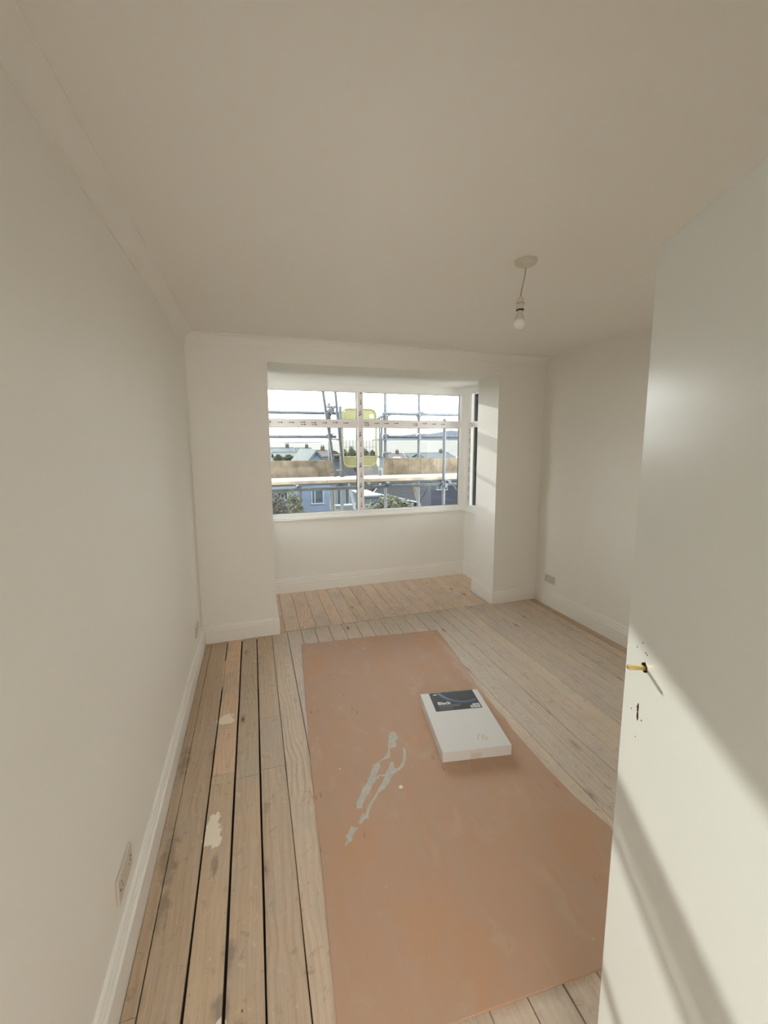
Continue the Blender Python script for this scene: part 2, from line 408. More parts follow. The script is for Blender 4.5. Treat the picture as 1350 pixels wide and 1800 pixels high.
# landing beyond the doorway
b_ = MB(); b_.box((-1.5, -1.9, -.03), (-1.4, YN-.12, H)).box((1.4, -1.9, -.03), (1.5, YN-.12, H)).box((-1.5, -1.95, -.03), (1.5, -1.85, H)).box((-1.5, YN-.14, -.03), (XL-T, YN-.12, H))
struct(b_.build('wall_landing', M['wall']), 'walls of the landing behind the doorway')
struct(MB().box((-1.5, -1.95, H), (1.5, YN-.12, H+.1)).build('ceiling_landing', M['ceil']), 'ceiling of the landing')
# bay
SZ0, SZ1 = .862, 2.409           # sill line and head of the windows
b_ = MB(); b_.box((BL-.12, YW, -.14), (BR+.12, YW+.14, SZ0)); b_.box((BL-.12, YW, SZ1), (BR+.12, YW+.14, HB+.12))
struct(b_.build('wall_bay_front', M['wall']), 'low off-white wall under the wide bay window')
WY0, WY1 = 4.13, 4.655           # side windows along Y
for nm, x0, x1, lb in (('wall_bay_right', BR, BR+.08, 'narrow return wall of the bay on the right'), ('wall_bay_left', BL-.14, BL, 'narrow return wall of the bay hidden behind the left pier')):
    b_ = MB(); b_.box((x0, YB+TH-.02, -.14), (x1, YW, SZ0)).box((x0, YB+TH-.02, SZ1), (x1, YW, HB+.12)).box((x0, YB+TH-.02, SZ0), (x1, WY0, SZ1)).box((x0, WY1, SZ0), (x1, YW, SZ1))
    struct(b_.build(nm, M['wall']), lb)
b_ = MB(); b_.box((BL-.14, YB+TH-.001, HB), (BR+.14, YW+.14, HB+.12)); struct(b_.build('ceiling_bay', M['ceil']), 'ceiling of the window bay')

# ---- coving on the left and back walls
def profile_run(name, P0, P1, prof, matn, label, kind='structure', m0=0, m1=0):
    """profile [(offset from wall, z)] swept P0->P1; inner side = left of travel; m0/m1 = mitre slopes"""
    P0 = Vector(P0); P1 = Vector(P1); d = (P1-P0).normalized(); n = Vector((-d.y, d.x))
    A = [Vector((*(P0 + n*o + d*(o*m0)), z)) for o, z in prof]; B = [Vector((*(P1 + n*o + d*(o*m1)), z)) for o, z in prof]
    o = MB().loft(A, B).build(name, M[matn], smooth=(matn == 'ceil'))
    return tag(o, label, kind=kind)
cc, cz = .068, .0764
cov = [(0, H+.01), (0, H-cz-.004), (.006, H-cz-.004), (.006, H-cz+.002)] + [(.006+(cc-.006-.004)*(1-math.cos(a)), H-cz+.002+(cz-.010)*math.sin(a)) for a in [k*math.pi/16 for k in range(1, 9)]] + [(cc-.002, H-.006), (cc, H-.006), (cc, H+.01)]
profile_run('trim_1', (XL, YB), (XL, YN), cov, 'ceil', 'concave plaster coving along the left wall', m0=1)
profile_run('trim_2', (XR, YB), (XL, YB), cov, 'ceil', 'concave plaster coving along the back wall', m1=-1)
# ---- skirting
sk = [(0, -.02), (.022, -.02), (.022, .112), (.0210, .116), (.0180, .1185), (.0125, .1195), (.0125, .124), (.0150, .130), (.0155, .136), (.0135, .143), (.0085, .149), (.0070, .153), (.0125, .1545), (.0135, .159), (.0125, .165), (.0095, .170), (.004, .172), (0, .172)]
def skirt(name, P0, P1, label, m0, m1): return profile_run(name, P0, P1, sk, 'trim', label, m0=m0, m1=m1)
skirt('baseboard_left', (XL, YB), (XL, YN), 'white moulded skirting along the left wall', 1, 0)
skirt('baseboard_back_left', (OL, YB), (XL, YB), 'white moulded skirting on the pier left of the bay', -1, -1)
skirt('baseboard_pier_left', (OL, YB+TH), (OL, YB), 'white skirting on the inner side of the left pier', -1, 1)
skirt('baseboard_pier_right', (OR_, YB), (OR_, YB+TH), 'white skirting on the inner side of the right pier', -1, 1)
skirt('baseboard_back_right', (XR, YB), (OR_, YB), 'white moulded skirting on the pier right of the bay', 1, 1)
skirt('baseboard_right', (XR, YN), (XR, YB), 'white moulded skirting along the right wall', 0, -1)
skirt('baseboard_bay', (BR, YW), (BL, YW), 'white moulded skirting under the bay window', 1, -1)
skirt('baseboard_bay_right', (BR, YB+TH), (BR, YW), 'white skirting on the right return of the bay', 1, -1)
skirt('baseboard_pier_right_end', (OR_, YB+TH), (BR, YB+TH), 'white skirting on the bay side of the right pier', -1, -1)
skirt('baseboard_front', (DR, YN), (XR, YN), 'white skirting beside the doorway', 0, -1)

# ---- windows
def bar(b, a, c, bev=.006): b.box(a, c, bev=bev, seg=2)
YG = YW + .045                   # glazing line of the front window
GX0, GX1 = -.091, 2.5675; MX = 1.238; TZ = 1.9715; Z0, Z1 = .927, 2.342
win = struct(empty('window_1', (MX, YW, SZ0)), 'wide white window of four panes with taped mullion and transom')
def P(o, par):
    o.parent = par; o.matrix_parent_inverse = par.matrix_world.inverted() if False else Matrix.Translation(-par.location); return o
f = MB()
fy0, fy1 = YW-.004, YW+.066
bar(f, (BL, fy0, Z0), (GX0, fy1, Z1), 0); bar(f, (GX1, fy0, Z0), (BR, fy1, Z1), 0)
bar(f, (BL, fy0, Z1), (BR, fy1, SZ1), 0); bar(f, (BL, fy0, SZ0+.02), (BR, fy1, Z0), 0)
P(f.build('frame', M['upvc']), win)
# inner glazing bead steps
f = MB()
for x0, x1 in ((GX0, MX-.033), (MX+.033, GX1)):
    for z0, z1 in ((Z0, TZ-.041), (TZ+.041, Z1)):
        f.box((x0, YG-.02, z0), (x0+.008, YG+.004, z1)); f.box((x1-.008, YG-.02, z0), (x1, YG+.004, z1))
        f.box((x0+.008, YG-.02, z0), (x1-.008, YG+.004, z0+.008)); f.box((x0+.008, YG-.02, z1-.006), (x1-.008, YG+.004, z1))
P(f.build('glazing_bead', M['upvc']), win)
f = MB()
for x0, x1 in ((GX0, MX-.033), (MX+.033, GX1)):
    for z0, z1 in ((Z0, TZ-.041), (TZ+.041, Z1)):
        f.box((x0+.008, YG-.004, z0), (x0+.0105, YG+.002, z1)); f.box((x1-.013, YG-.004, z0), (x1-.008, YG+.014, z1))
        f.box((x0, YG-.004, z0+.008), (x1, YG+.002, z0+.0105)); f.box((x0, YG-.004, z1-.009), (x1, YG+.002, z1-.006))
P(f.build('gasket', M['gasket']), win)
P(MB().box((MX-.033, fy0+.004, Z0-.005), (MX+.033, fy1, Z1+.005), bev=.006).build('mullion', M['upvc']), win)
f = MB(); f.box((GX0-.005, fy0+.006, TZ-.041), (MX-.033, fy1, TZ+.041), bev=.006); f.box((MX+.033, fy0+.006, TZ-.041), (GX1+.005, fy1, TZ+.041), bev=.006)
P(f.build('transom', M['upvc']), win)
for x0, x1 in ((GX0, MX-.033), (MX+.033, GX1)):
    for z0, z1 in ((Z0, TZ-.041), (TZ+.041, Z1)):
        P(MB().box((x0-.004, YG+.004, z0-.004), (x1+.004, YG+.008, z1+.004)).build('pane', M['glass']), win)
tp = tag(P(MB().box((GX0+.02, fy0+.0045, TZ-.028), (GX1-.10, fy0+.006, TZ+.030)).build('protective_tape', M['tape']), win), 'pinkish printed tape on the transom')
tp2 = tag(P(MB().box((MX-.024, fy0+.0025, Z0+.01), (MX+.024, fy0+.004, Z1-.005)).build('protective_tape', M['tape']), win), 'pinkish printed tape on the mullion')
# printed marks: a short word and a round dot, repeated
def marks(b, pos, axis, y, flip=1):
    X = (lambda s_, t_: (pos[0]+s_, pos[1]+t_)) if axis == 0 else (lambda s_, t_: (pos[0]+t_, pos[1]-s_))
    for k in range(5):
        h = (.0085, .0085, .007, .0085, .007)[k]
        p0 = X(-.042+k*.0068, -h/2); p1 = X(-.042+k*.0068+.0052, h/2)
        b.box((min(p0[0], p1[0]), y, min(p0[1], p1[1])), (max(p0[0], p1[0]), y+.0006, max(p0[1], p1[1])))
    c = X(.003, 0); Nn = 10
    poly = [Vector((c[0]+.0078*math.cos(2*math.pi*k/Nn), y, c[1]+.0078*math.sin(2*math.pi*k/Nn))) for k in range(Nn)]
    b.prism(poly, (0, .0006, 0))
f = MB(); x = .20; i = 0
while x < 2.45:
    if abs(x-MX) > .05 and not (1.72 < x < 1.93):
        dz = .006 if i % 3 else .010
        marks(f, (x, TZ+dz), 0, fy0+.0039)
        if i % 5 in (3, 4): marks(f, (x+.006, TZ-.014), 0, fy0+.0039)
    x += .125; i += 1
o = f.build('tape_print', M['ink'], parent=tp)
f = MB(); z = Z1-.015; i = 0
while z > Z0+.05:
    if abs(z-TZ) > .05:
        fl = i > 2
        marks(f, (MX+(.004 if i < 3 else .0), z), 1, fy0+.0019)
        if i % 5 in (2, 4): marks(f, (MX-.014, z-.01), 1, fy0+.0019)
    z -= .122; i += 1
f.build('tape_print', M['ink'], parent=tp2)
P(MB().box((BL+.002, YW-.030, SZ0-.002), (BR-.002, YW+.01, SZ0+.022), bev=.004).build('sill', M['trim']), win)

def side_window(n, xin, sgn, label):
    w_ = struct(empty('window_%d' % n, (xin, (WY0+WY1)/2, SZ0)), label)
    xa, xb = sorted((xin-.004*sgn, xin+.07*sgn))
    f = MB(); fr = .062
    f.box((xa, WY0, SZ0+.02+fr), (xb, WY0+fr, SZ1-fr)); f.box((xa, WY1-fr, SZ0+.02+fr), (xb, WY1, SZ1-fr))
    f.box((xa, WY0, SZ1-fr), (xb, WY1, SZ1)); f.box((xa, WY0, SZ0+.02), (xb, WY1, SZ0+.02+fr))
    P(f.build('frame', M['upvc']), w_)
    P(MB().box((xa+.003, WY0+fr-.005, TZ-.035), (xb-.003, WY1-fr+.005, TZ+.035), bev=.005).build('transom', M['upvc']), w_)
    g = xin+.045*sgn
    for z0, z1 in ((SZ0+.02+fr, TZ-.035), (TZ+.035, SZ1-fr)):
        P(MB().box((g-.002, WY0+fr-.003, z0-.003), (g+.002, WY1-fr+.003, z1+.003)).build('pane', M['glass']), w_)
    f = MB()
    for z0, z1 in ((SZ0+.02+fr, TZ-.035), (TZ+.035, SZ1-fr)):
        xs = sorted((g-.004*sgn, g+.006*sgn))
        f.box((xs[0], WY1-fr-.006, z0), (xs[1], WY1-fr-.0005, z1))
    P(f.build('gasket', M['gasket']), w_)
    tapey = sorted((xin-.0045*sgn, xin-.0035*sgn))
    tp_ = P(MB().box((tapey[0]+.002*sgn*0, WY0+fr+.01, TZ-.026), (tapey[1]+.006*(1 if sgn > 0 else 0), WY1-.01, TZ+.026)).build('protective_tape', M['tape']), w_)
    # print on the vertical sash tape
    tv = P(MB().box((min(xin-.0055*sgn, xin-.0045*sgn), WY1-fr+.012, SZ0+.09), (max(xin-.0055*sgn, xin-.0045*sgn), WY1-fr+.05, TZ-.03)).build('protective_tape', M['tape']), w_)
    f = MB(); yy = WY1-fr+.031; z = TZ-.05
    while z > SZ0+.12:
        xx = xin-.0062*sgn
        f.box((min(xx, xx+.0006*sgn), yy-.006, z-.03), (max(xx, xx+.0006*sgn), yy+.004, z)); f.box((min(xx, xx+.0006*sgn), yy-.008, z-.055), (max(xx, xx+.0006*sgn), yy+.007, z-.04))
        z -= .122
    for q, (dy, dz) in enumerate(((.02,.010),(.045,-.010),(.07,.012))):
        f.box((min(xx, xx+.0006*sgn), WY1-fr-dy, TZ+dz-.004), (max(xx, xx+.0006*sgn), WY1-fr-dy+.016, TZ+dz+.004))
    f.build('tape_print', M['ink'], parent=tv)
    xs = sorted((xin-.028*sgn, xin+.01*sgn))
    P(MB().box((xs[0], YB+TH+.002, SZ0-.002), (xs[1], YW-.031, SZ0+.022), bev=.004).build('sill', M['trim']), w_)
side_window(2, BR, 1, 'narrow side window in the right return of the bay')
side_window(3, BL, -1, 'narrow side window in the left return of the bay')

# ---- floorboards: each one a child of the floor
def plank(x0, x1, y0, y1, tint=(1,1,1), gapl=.0015, gapr=.0015, zoff=0, rag=.0006):
    a, c = x0+gapl, x1-gapr; n = max(2, int((y1-y0)/.22)); b = MB(); bm = b.bm
    cx, cy = (a+c)/2, (y0+y1)/2; bv = .0022; rows = []
    tilt = random.uniform(-.0006, .0006)
    ph = random.uniform(0, 6)
    for i in range(n+1):
        y = y0+.0008+(y1-y0-.0016)*i/n; jl = random.uniform(-rag, rag); jr = random.uniform(-rag, rag)
        zt = zoff + .0005*math.sin(ph+y*2.1)
        row = [(a+jl, zt-.024), (a+jl, zt-bv), (a+jl+bv, zt-tilt), ((a+c)/2, zt-.0003), (c+jr-bv, zt+tilt), (c+jr, zt-bv), (c+jr, zt-.024)]
        rows.append([bm.verts.new((p-cx, y-cy, q)) for p, q in row])
    for A, B in zip(rows, rows[1:]):
        for k in range(6): bm.faces.new((A[k], A[k+1], B[k+1], B[k]))
        bm.faces.new((A[6], A[0], B[0], B[6]))
    bm.faces.new(rows[0]); bm.faces.new(rows[-1][::-1])
    o = b.build('floorboard', M['wood'], parent=floor); o.location = (cx, cy, 0)
    o.color = (*tint, 1)
    return o
def rt(base=(1,1,1), v=.07):
    k = 1+random.uniform(-v, v); return tuple(c*k*(1+random.uniform(-.015, .015)) for c in base)
cols = [-.459,-.412,-.280,-.160,-.034,.098,.235,.361,.489,.619,.751,.880,1.006,1.132,1.259,1.386,1.514,1.643,1.760,1.874,1.984,2.092,2.196,2.303,2.413,2.530,2.648,2.785,2.884]
gaps = {27:.0032,28:.004,1:.0016,2:.0042,3:.0050,4:.0040,5:.0016,6:.0018}
pieces = {0:[1.2], 2:[2.101], 3:[2.046], 4:[2.067,2.494], 5:[.6], 7:[2.3], 9:[1.7], 10:[2.9], 12:[1.4], 14:[2.7], 17:[.7], 19:[2.35], 21:[1.2], 23:[2.36], 25:[1.0], 26:[3.2], 27:[2.46]}
for i in range(len(cols)-1):
    x0, x1 = cols[i], cols[i+1]
    end = YB-.008 if (x1 < OL+.04 or x0 > OR_-.04) else 3.684
    ys = [YN-.1]+pieces.get(i, [])+[end]
    for j, (y0, y1) in enumerate(zip(ys, ys[1:])):
        base = (1, 1, 1)
        if x1 < .1: base = (.90, .83, .72)
        elif x1 < .3: base = (.95, .91, .85)
        tint = rt(base, .035)
        if i == 2 and j == 1: tint = (1.17, 1.02, .86)
        if i == 1: tint = (.87, .77, .63)
        if i == 0: tint = (.78, .68, .54)
        plank(x0, x1, y0, y1, tint, gaps.get(i, random.uniform(.0008, .0020)), gaps.get(i+1, random.uniform(.0008, .0020)), rag=.0012 if i < 5 else .0006)
plank(2.889, 2.961, YN-.1, YB-.02, (.84,.73,.60), .004, .0005, zoff=-.003)
bc = [-.15,-.05,.085,.222,.361,.512,.657,.777,.922,1.056,1.199,1.338,1.47,1.600,1.735,1.858,1.99,2.119,2.25,2.385,2.52,2.627]
for x0, x1 in zip(bc, bc[1:]):
    y0 = 3.690 if (x0 > OL-.02 and x1 < OR_+.03) else YB+TH
    if x0 < OL and x1 > OL: y0 = YB+TH
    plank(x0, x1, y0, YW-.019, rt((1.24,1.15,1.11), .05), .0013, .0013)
plank(OL+.021, .222, 3.69, YB+TH, (1.10,1.0,.92))
# torn board corner and gap by the right wall
# a thin shim sliver beside the pale board
tag(MB().prism([Vector((-.287,3.30,.001)),Vector((-.279,3.32,.001)),Vector((-.276,2.95,.001)),Vector((-.283,2.90,.001))],(0,0,-.006)).build('wood_sliver', M['splinter'], origin=(-.28,3.1,0)), 'pale thin splinter jammed in the gap beside the orange-toned floorboard', 'splinter')

# ------------------------------------------------------------------ plywood sheet
pu = [(529,1132),(768,1107)]
PZ = .009
outl = [atz(530,1132.5,PZ), atz(650,1119,PZ), atz(768,1107,PZ), atz(790,1134,PZ), atz(815,1168,PZ), atz(840,1206,PZ), atz(870,1243,PZ), atz(888,1262,PZ), atz(901,1282,PZ), atz(920,1303,PZ), atz(960,1348,PZ), atz(1010,1399,PZ), atz(1072,1452,PZ)]
d_ = (outl[2]-outl[0])
nr = atz(1055.5,1702,PZ); n2 = atz(860,1774,PZ)
nd_ = (nr-n2).normalized()
near_right = nr + nd_*.36
near_left = Vector((.158, n2.y + (.158-n2.x)*nd_.y/nd_.x, PZ))
left_pts = [atz(592,1795,PZ), atz(570,1560,PZ), atz(545,1330,PZ)]
poly = outl + [near_right, nr, n2, near_left] + left_pts
org = Vector((outl[0].x, outl[0].y, 0))
b_ = MB(); b_.prism([p for p in poly], (0,0,-(PZ-.0005)))
ply = b_.build('plywood_sheet', M['ply'], origin=org)
tag(ply, 'large reddish brown plywood sheet lying flat on the bare floorboards', 'plywood sheet')
bv = ply.modifiers.new('edge', 'BEVEL'); bv.width = .0012; bv.segments = 2; bv.limit_method = 'ANGLE'
# dried filler smears on it
def smear(pix, label=None):
    pts = [atz(u, v, PZ) for u, v in pix]
    out = []
    for i, p in enumerate(pts):
        q = pts[(i+1) % len(pts)]
        for k in range(3):
            r_ = p.lerp(q, k/3); out.append(r_+Vector((random.uniform(-.0025,.0025), random.uniform(-.004,.004), 0)))
    o = MB().prism([Vector((p.x, p.y, PZ+.0006))-org for p in out], (0,0,-.0008)).build('filler_smear', M['smear'], parent=ply)
    return o
def Z(x, y): return (560+x/5.625, 1240+y/5.623)
smear([Z(*p) for p in [(705,270),(745,258),(790,320),(760,345),(770,380),(755,420),(710,425),(705,520),(640,535),(600,575),(610,610),(575,700),(560,760),(530,790),(490,870),(440,960),(425,1020),(380,1015),(375,960),(415,880),(430,820),(480,760),(520,660),(545,590),(600,560),(660,500),(690,430),(690,330)]])
smear([Z(*p) for p in [(705,560),(745,560),(745,620),(790,620),(820,580),(838,520),(835,420),(855,425),(870,510),(845,590),(800,640),(740,680),(715,730),(665,810),(600,860),(560,930),(520,1000),(500,1060),(490,1120),(450,1130),(420,1180),(395,1160),(440,1065),(455,1095),(480,1010),(540,920),(580,840),(620,780),(660,700),(590,700),(600,720),(560,740),(580,700),(665,680),(690,620)]])
smear([Z(*p) for p in [(330,1195),(390,1215),(340,1280),(330,1340),(270,1385),(260,1370),(290,1320),(265,1300),(300,1240)]])
def crumb(name, u, v, z, r, label, cat, sx=1, sy=1, matn='plaster', group=None, h=.5):
    p = atz(u, v, z); b = MB(); g = bmesh.ops.create_icosphere(b.bm, subdivisions=2, radius=1)
    for q in b.bm.verts:
        k = 1+random.uniform(-.15, .15); q.co = Vector((q.co.x*r*sx*k, q.co.y*r*sy*k, max(-.5, q.co.z)*r*h*k))
    o = b.build(name, M[matn], smooth=True); o.location = (p.x, p.y, z+r*h*.45)
    return tag(o, label, cat, group)
crumb('plaster_blob', 704.5, 1384, PZ, .010, 'round white plaster blob on the plywood beside the grey smears', 'plaster')
crumb('plaster_crumb', 640, 1142, PZ, .009, 'larger white crumb near the far edge of the plywood', 'plaster', sx=1.3)
crumb('plaster_crumb', 647.5, 1141, PZ, .005, 'smaller white crumb near the far edge of the plywood', 'plaster')
crumb('plaster_crumb', 597, 1352, PZ, .0045, 'tiny white crumb on the plywood left of the grey smears', 'plaster')
crumb('plaster_crumb', 914, 1116, .001, .012, 'white crumb on the floorboards below the right pier', 'plaster')
crumb('plaster_crumb', 1004, 1193, .001, .009, 'pale crumb of wood on the floorboards between box and door', 'wood chip', sx=1.6, matn='splinter') if False else None
crumb('wood_chip', 990, 1194, .001, .012, 'stubby pale wood chip on the floorboards right of the plywood', 'wood chip', sx=1.7, matn='splinter')
p0, p1 = atz(1022,1162,.003), atz(1031,1170,.003)
b_ = MB(); dd_ = (p1-p0).normalized(); nn = Vector((-dd_.y, dd_.x, 0))*.006
b_.prism([p0-nn*.4, p0+nn, p0.lerp(p1,.6)+nn*1.2, p1+nn*.3, p1-nn*.6, p0.lerp(p1,.4)-nn], (0,0,-.0025))
tag(b_.build('wood_splinter', M['splinter']), 'long pale splinter of wood near the door edge on the floorboards', 'wood chip')

# ------------------------------------------------------------------ carton on the plywood
A = atz(777.5,1341,PZ); B = atz(899,1327,PZ)
wx = (B-A); wid = wx.length; ex = wx.normalized(); ey = Vector((-ex.y, ex.x, 0))
BH = .062
# far corner from the top face
TLc = atz(741,1220,PZ+BH); dep = (TLc-Vector((A.x,A.y,PZ+BH))).dot(ey)
rotz = math.atan2(ex.y, ex.x)
box = tag(empty('carton', (A.x, A.y, PZ), rotz), 'flat white cardboard carton with a dark label lying on the plywood', 'box')
print('carton', wid, dep, math.degrees(rotz))
L_, W_ = dep, wid
MB().box((0, 0, .0002), (W_, L_, BH-.002), bev=.0025).build('body', M['box'], parent=box)
MB().box((.001, -.0012, BH-.0022), (W_-.001, L_-.001, BH), bev=.0008).build('lid', M['box'], parent=box)
fl = MB().box((.002, -.0016, .003), (W_-.002, -.0002, BH-.004), bev=.0005).build('front_flap', M['box'], parent=box)
MB().box((W_*.40, -.0022, .006), (W_*.56, -.0014, BH*.62)).build('sticky_tab', M['socket'], parent=box)
lx0, lx1, ly0, ly1 = W_*.145, W_*.905, L_*.635, L_*.995
ZB = BH+.0002
lab = tag(MB().box((lx0, ly0, BH-.0003), (lx1, ly1, ZB)).build('printed_label', M['label'], parent=box), 'charcoal label with white lettering and a blue arc')
def flat(name, poly, z, matn, par=lab):
    return MB().prism([Vector((x, y, z)) for x, y in poly], (0,0,-.0002)).build(name, M[matn], parent=par)
lw, lh = lx1-lx0, ly1-ly0
acx, acy, ar = lx0+lw*.735, ly0+lh*1.24, lh*.84
def arc(rr0, rr1, z, matn, name):
    pts_o, pts_i = [], []
    for k in range(61):
        a = math.pi*1.0+math.pi*k/60
        xo, yo = acx+rr1*math.cos(a), acy+rr1*math.sin(a)
        xi, yi = acx+rr0*math.cos(a), acy+rr0*math.sin(a)
        if lx0 < xo < lx1-.001 and yo < ly1-.001 and yi < ly1-.001 and xi < lx1-.001: pts_o.append((xo, yo)); pts_i.append((xi, yi))
    flat(name, pts_o+pts_i[::-1], z, matn)
arc(ar, ar*1.12, ZB+.0003, 'labelnavy', 'arc_glow')
arc(ar*.985, ar*1.012, ZB+.0006, 'labelblue', 'blue_arc')
flat('barcode_panel', [(lx0+lw*.83, ly0+lh*.045), (lx0+lw*.975, ly0+lh*.045), (lx0+lw*.975, ly0+lh*.24), (lx0+lw*.83, ly0+lh*.24)], ZB+.0003, 'white')
f = MB(); x = lx0+lw*.855; 
while x < lx0+lw*.95:
    ww = random.choice((.0016,.003,.0022)); f.box((x, ly0+lh*.08, ZB+.0003), (x+ww, ly0+lh*.20, ZB+.0006)); x += ww+random.choice((.0014,.0022))
f.build('barcode', M['ink'], parent=lab)
flat('energy_label', [(lx0+lw*.765, ly0+lh*.03), (lx0+lw*.815, ly0+lh*.03), (lx0+lw*.815, ly0+lh*.17), (lx0+lw*.765, ly0+lh*.17)], ZB+.0003, 'greenprint')
def text(s, x, y, size, matn, name, par=lab, bold=0, shear=0):
    cu = bpy.data.curves.new(name, 'FONT'); cu.body = s; cu.size = size; cu.offset = bold; cu.shear = shear; cu.extrude = .0002
    cu.materials.append(M[matn]); o0 = bpy.data.objects.new(name, cu); C.objects.link(o0); bpy.context.view_layer.update(); me_ = bpy.data.meshes.new_from_object(o0.evaluated_get(bpy.context.evaluated_depsgraph_get())); bpy.data.objects.remove(o0); o = bpy.data.objects.new(name, me_); C.objects.link(o); o.parent = par; o.location = (x, y, ZB+.0004); return o
text('Black', lx0+lw*.10, ly0+lh*.33, .040, 'white', 'title', bold=.0008)
f = MB()
for r0, (n_, hh) in enumerate(((14,.0045),(13,.005),(9,.0028),(8,.0028))):
    x = lx0+lw*.105; y = ly0+lh*(.265-.07*r0)
    for k in range(n_):
        l = random.uniform(.005,.011); f.box((x, y, ZB), (x+l, y+hh, ZB+.0004)); x += l+.0025
f.build('small_print', M['greyprint'], parent=lab)
f = MB()
for k in range(4): f.box((lx0+lw*.08+k*.0065, ly0+lh*.86, ZB), (lx0+lw*.08+k*.0065+.005, ly0+lh*(.90+.02*(k%2)), ZB+.0004))
f.build('logo', M['white'], parent=lab)
# plastic scuff on the lid
f = MB()
for q in ((.60,.17,.05,.012,.5),(.66,.16,.04,.02,.3),(.70,.13,.03,.015,.6)):
    Mx = Matrix.Translation((W_*q[0], L_*q[1], BH+.0001)) @ Matrix.Rotation(-q[4], 4, 'Z')
    f.box((-q[3]/2, -q[2]/2, 0), (q[3]/2, q[2]/2, .0003), M=Mx)
f.build('scuff', M['plastic'], parent=box)

# ------------------------------------------------------------------ sockets
def make_socket(label):
    r_ = tag(empty('double_socket'), label, 'socket', 'double wall sockets')
    # local: X along the wall, Y out of the wall, Z up
    MB().box((-.073, 0, -.043), (.073, .009, .043), bev=.003, seg=3).build('faceplate', M['socket'], parent=r_)
    for s in (-1, 1):
        MB().box((s*.027-.006, .008, .010), (s*.027+.006, .0125, .030), bev=.001).build('rocker_switch', M['plastic'], parent=r_)
        h = MB(); cx = s*.043
        h.box((cx-.002, .0085, .010), (cx+.002, .0094, .018)); h.box((cx-.012, .0085, -.010), (cx-.005, .0094, -.006)); h.box((cx+.005, .0085, -.010), (cx+.012, .0094, -.006))
        h.build('pin_holes', M['dark'], parent=r_)
        MB().lathe([(.0035,.0088),(.0035,.0096)], n=12, M=Matrix.Rotation(-math.pi/2, 4, 'X')).build('screw', M['galv'], parent=r_).location = (s*.0605, 0, 0)
    return r_
s1 = make_socket('white double socket low on the left wall, nearest the camera'); s1.rotation_euler = (0,0,-math.pi/2); s1.location = (XL, 1.409, .290)
s2 = copy_tree(s1); s2['label'] = 'white double socket low on the left wall beside the left pier'; s2.location = (XL, 3.33, .286)
s3 = copy_tree(s1); s3['label'] = 'white double socket low on the wall right of the window bay'; s3.location = (XR, 3.451, .288); s3.rotation_euler = (0,0,math.pi/2)

# ------------------------------------------------------------------ pendant lamp
px, py = 1.3209, 1.8056
pen = tag(empty('pendant_lamp', (px, py, H)), 'bare white bulb hanging on a short cord from the ceiling rose', 'lamp')
MB().lathe([(.053,0),(.053,-.006),(.050,-.014),(.036,-.023),(.016,-.028),(.009,-.033),(.006,-.034)], n=32).build('ceiling_rose', M['plastic'], parent=pen, smooth=True)
bx = (-.022, .004)
MB().tube([(0,0,-.03),(bx[0]*.25,0,-.08),(bx[0]*.8,.003,-.135),(bx[0],bx[1],-.176)], .003, n=8).build('cord', M['cord'], parent=pen, smooth=True)
c = (bx[0], bx[1], 0)
MB().lathe([(.006,-.170),(.012,-.174),(.0155,-.180),(.0165,-.198),(.0195,-.199),(.0195,-.226),(.018,-.229)], c, n=24).build('lamp_holder', M['plastic'], parent=pen, smooth=True)
MB().lathe([(.0200,-.1985),(.0208,-.2015),(.0200,-.2045)], c, n=24).build('holder_ring', M['cord'], parent=pen, smooth=True)
MB().lathe([(.0175,-.228),(.0195,-.230),(.0195,-.234),(.015,-.236)], c, n=24).build('black_ring', M['darkband'], parent=pen, smooth=True)
MB().lathe([(.0135,-.234),(.0140,-.246),(.0150,-.247),(.0185,-.258),(.0235,-.276),(.0260,-.281)], c, n=28).build('bulb_base', M['plastic'], parent=pen, smooth=True)
pr = [(.0260,-.281)]+[(.0300*math.sin(a), -.296-.0300*math.cos(a)*-1) for a in []]
pr = [(.0245,-.279)]+[(.0302*math.cos(a), -.2955-.0302*math.sin(a)) for a in [R(k) for k in range(-28, 90, 9)]]
MB().lathe(pr, c, n=28).build('bulb_globe', M['bulb'], parent=pen, smooth=True)

# ------------------------------------------------------------------ the door
E_ = Vector((.6840, .5701, 0)); DTH = .4059; DW = .762; DH = 2.062
dd = Vector((-math.sin(DTH), -math.cos(DTH), 0)); nn = Vector((-dd.y, dd.x, 0))
if nn.x > 0: nn = -nn          # face seen by the camera
# local frame: x = from latch edge to hinge, y = out of visible face, z up
rz = math.atan2(dd.y, dd.x)
flip = Matrix.Rotation(rz, 4, 'Z') @ Vector((0,1,0))
YS = 1 if flip.dot(nn) > 0 else -1
door = struct(empty('door_1', E_, rz), 'white painted flush door standing open at the right without its handle')
def cutter(polys):
    b = MB()
    for poly, dpt in polys: b.prism([Vector((x, .002*YS, z)) for x, z in poly], (0, -(dpt+.002)*YS, 0))
    return b
leaf = MB().box((0, -.038 if YS > 0 else 0, .012), (DW, 0 if YS > 0 else .038, DH), bev=.0015).build('leaf', M['door'], parent=door)
rag = random.Random(3)
def circ(x, z, r_, n=9, j=.15): return [(x+r_*(1+rag.uniform(-j, j))*math.cos(2*math.pi*k/n), z+r_*(1+rag.uniform(-j, j))*math.sin(2*math.pi*k/n)) for k in range(n)]
hx, hz = .066, 1.3245
holes = [(circ(hx-.001, hz, .0095, 12, .2), .030),
         ([(.0535,1.247),(.056,1.249),(.0575,1.240),(.0565,1.233),(.0585,1.222),(.057,1.214),(.0535,1.214),(.0515,1.222),(.053,1.232),(.051,1.241)], .03)]
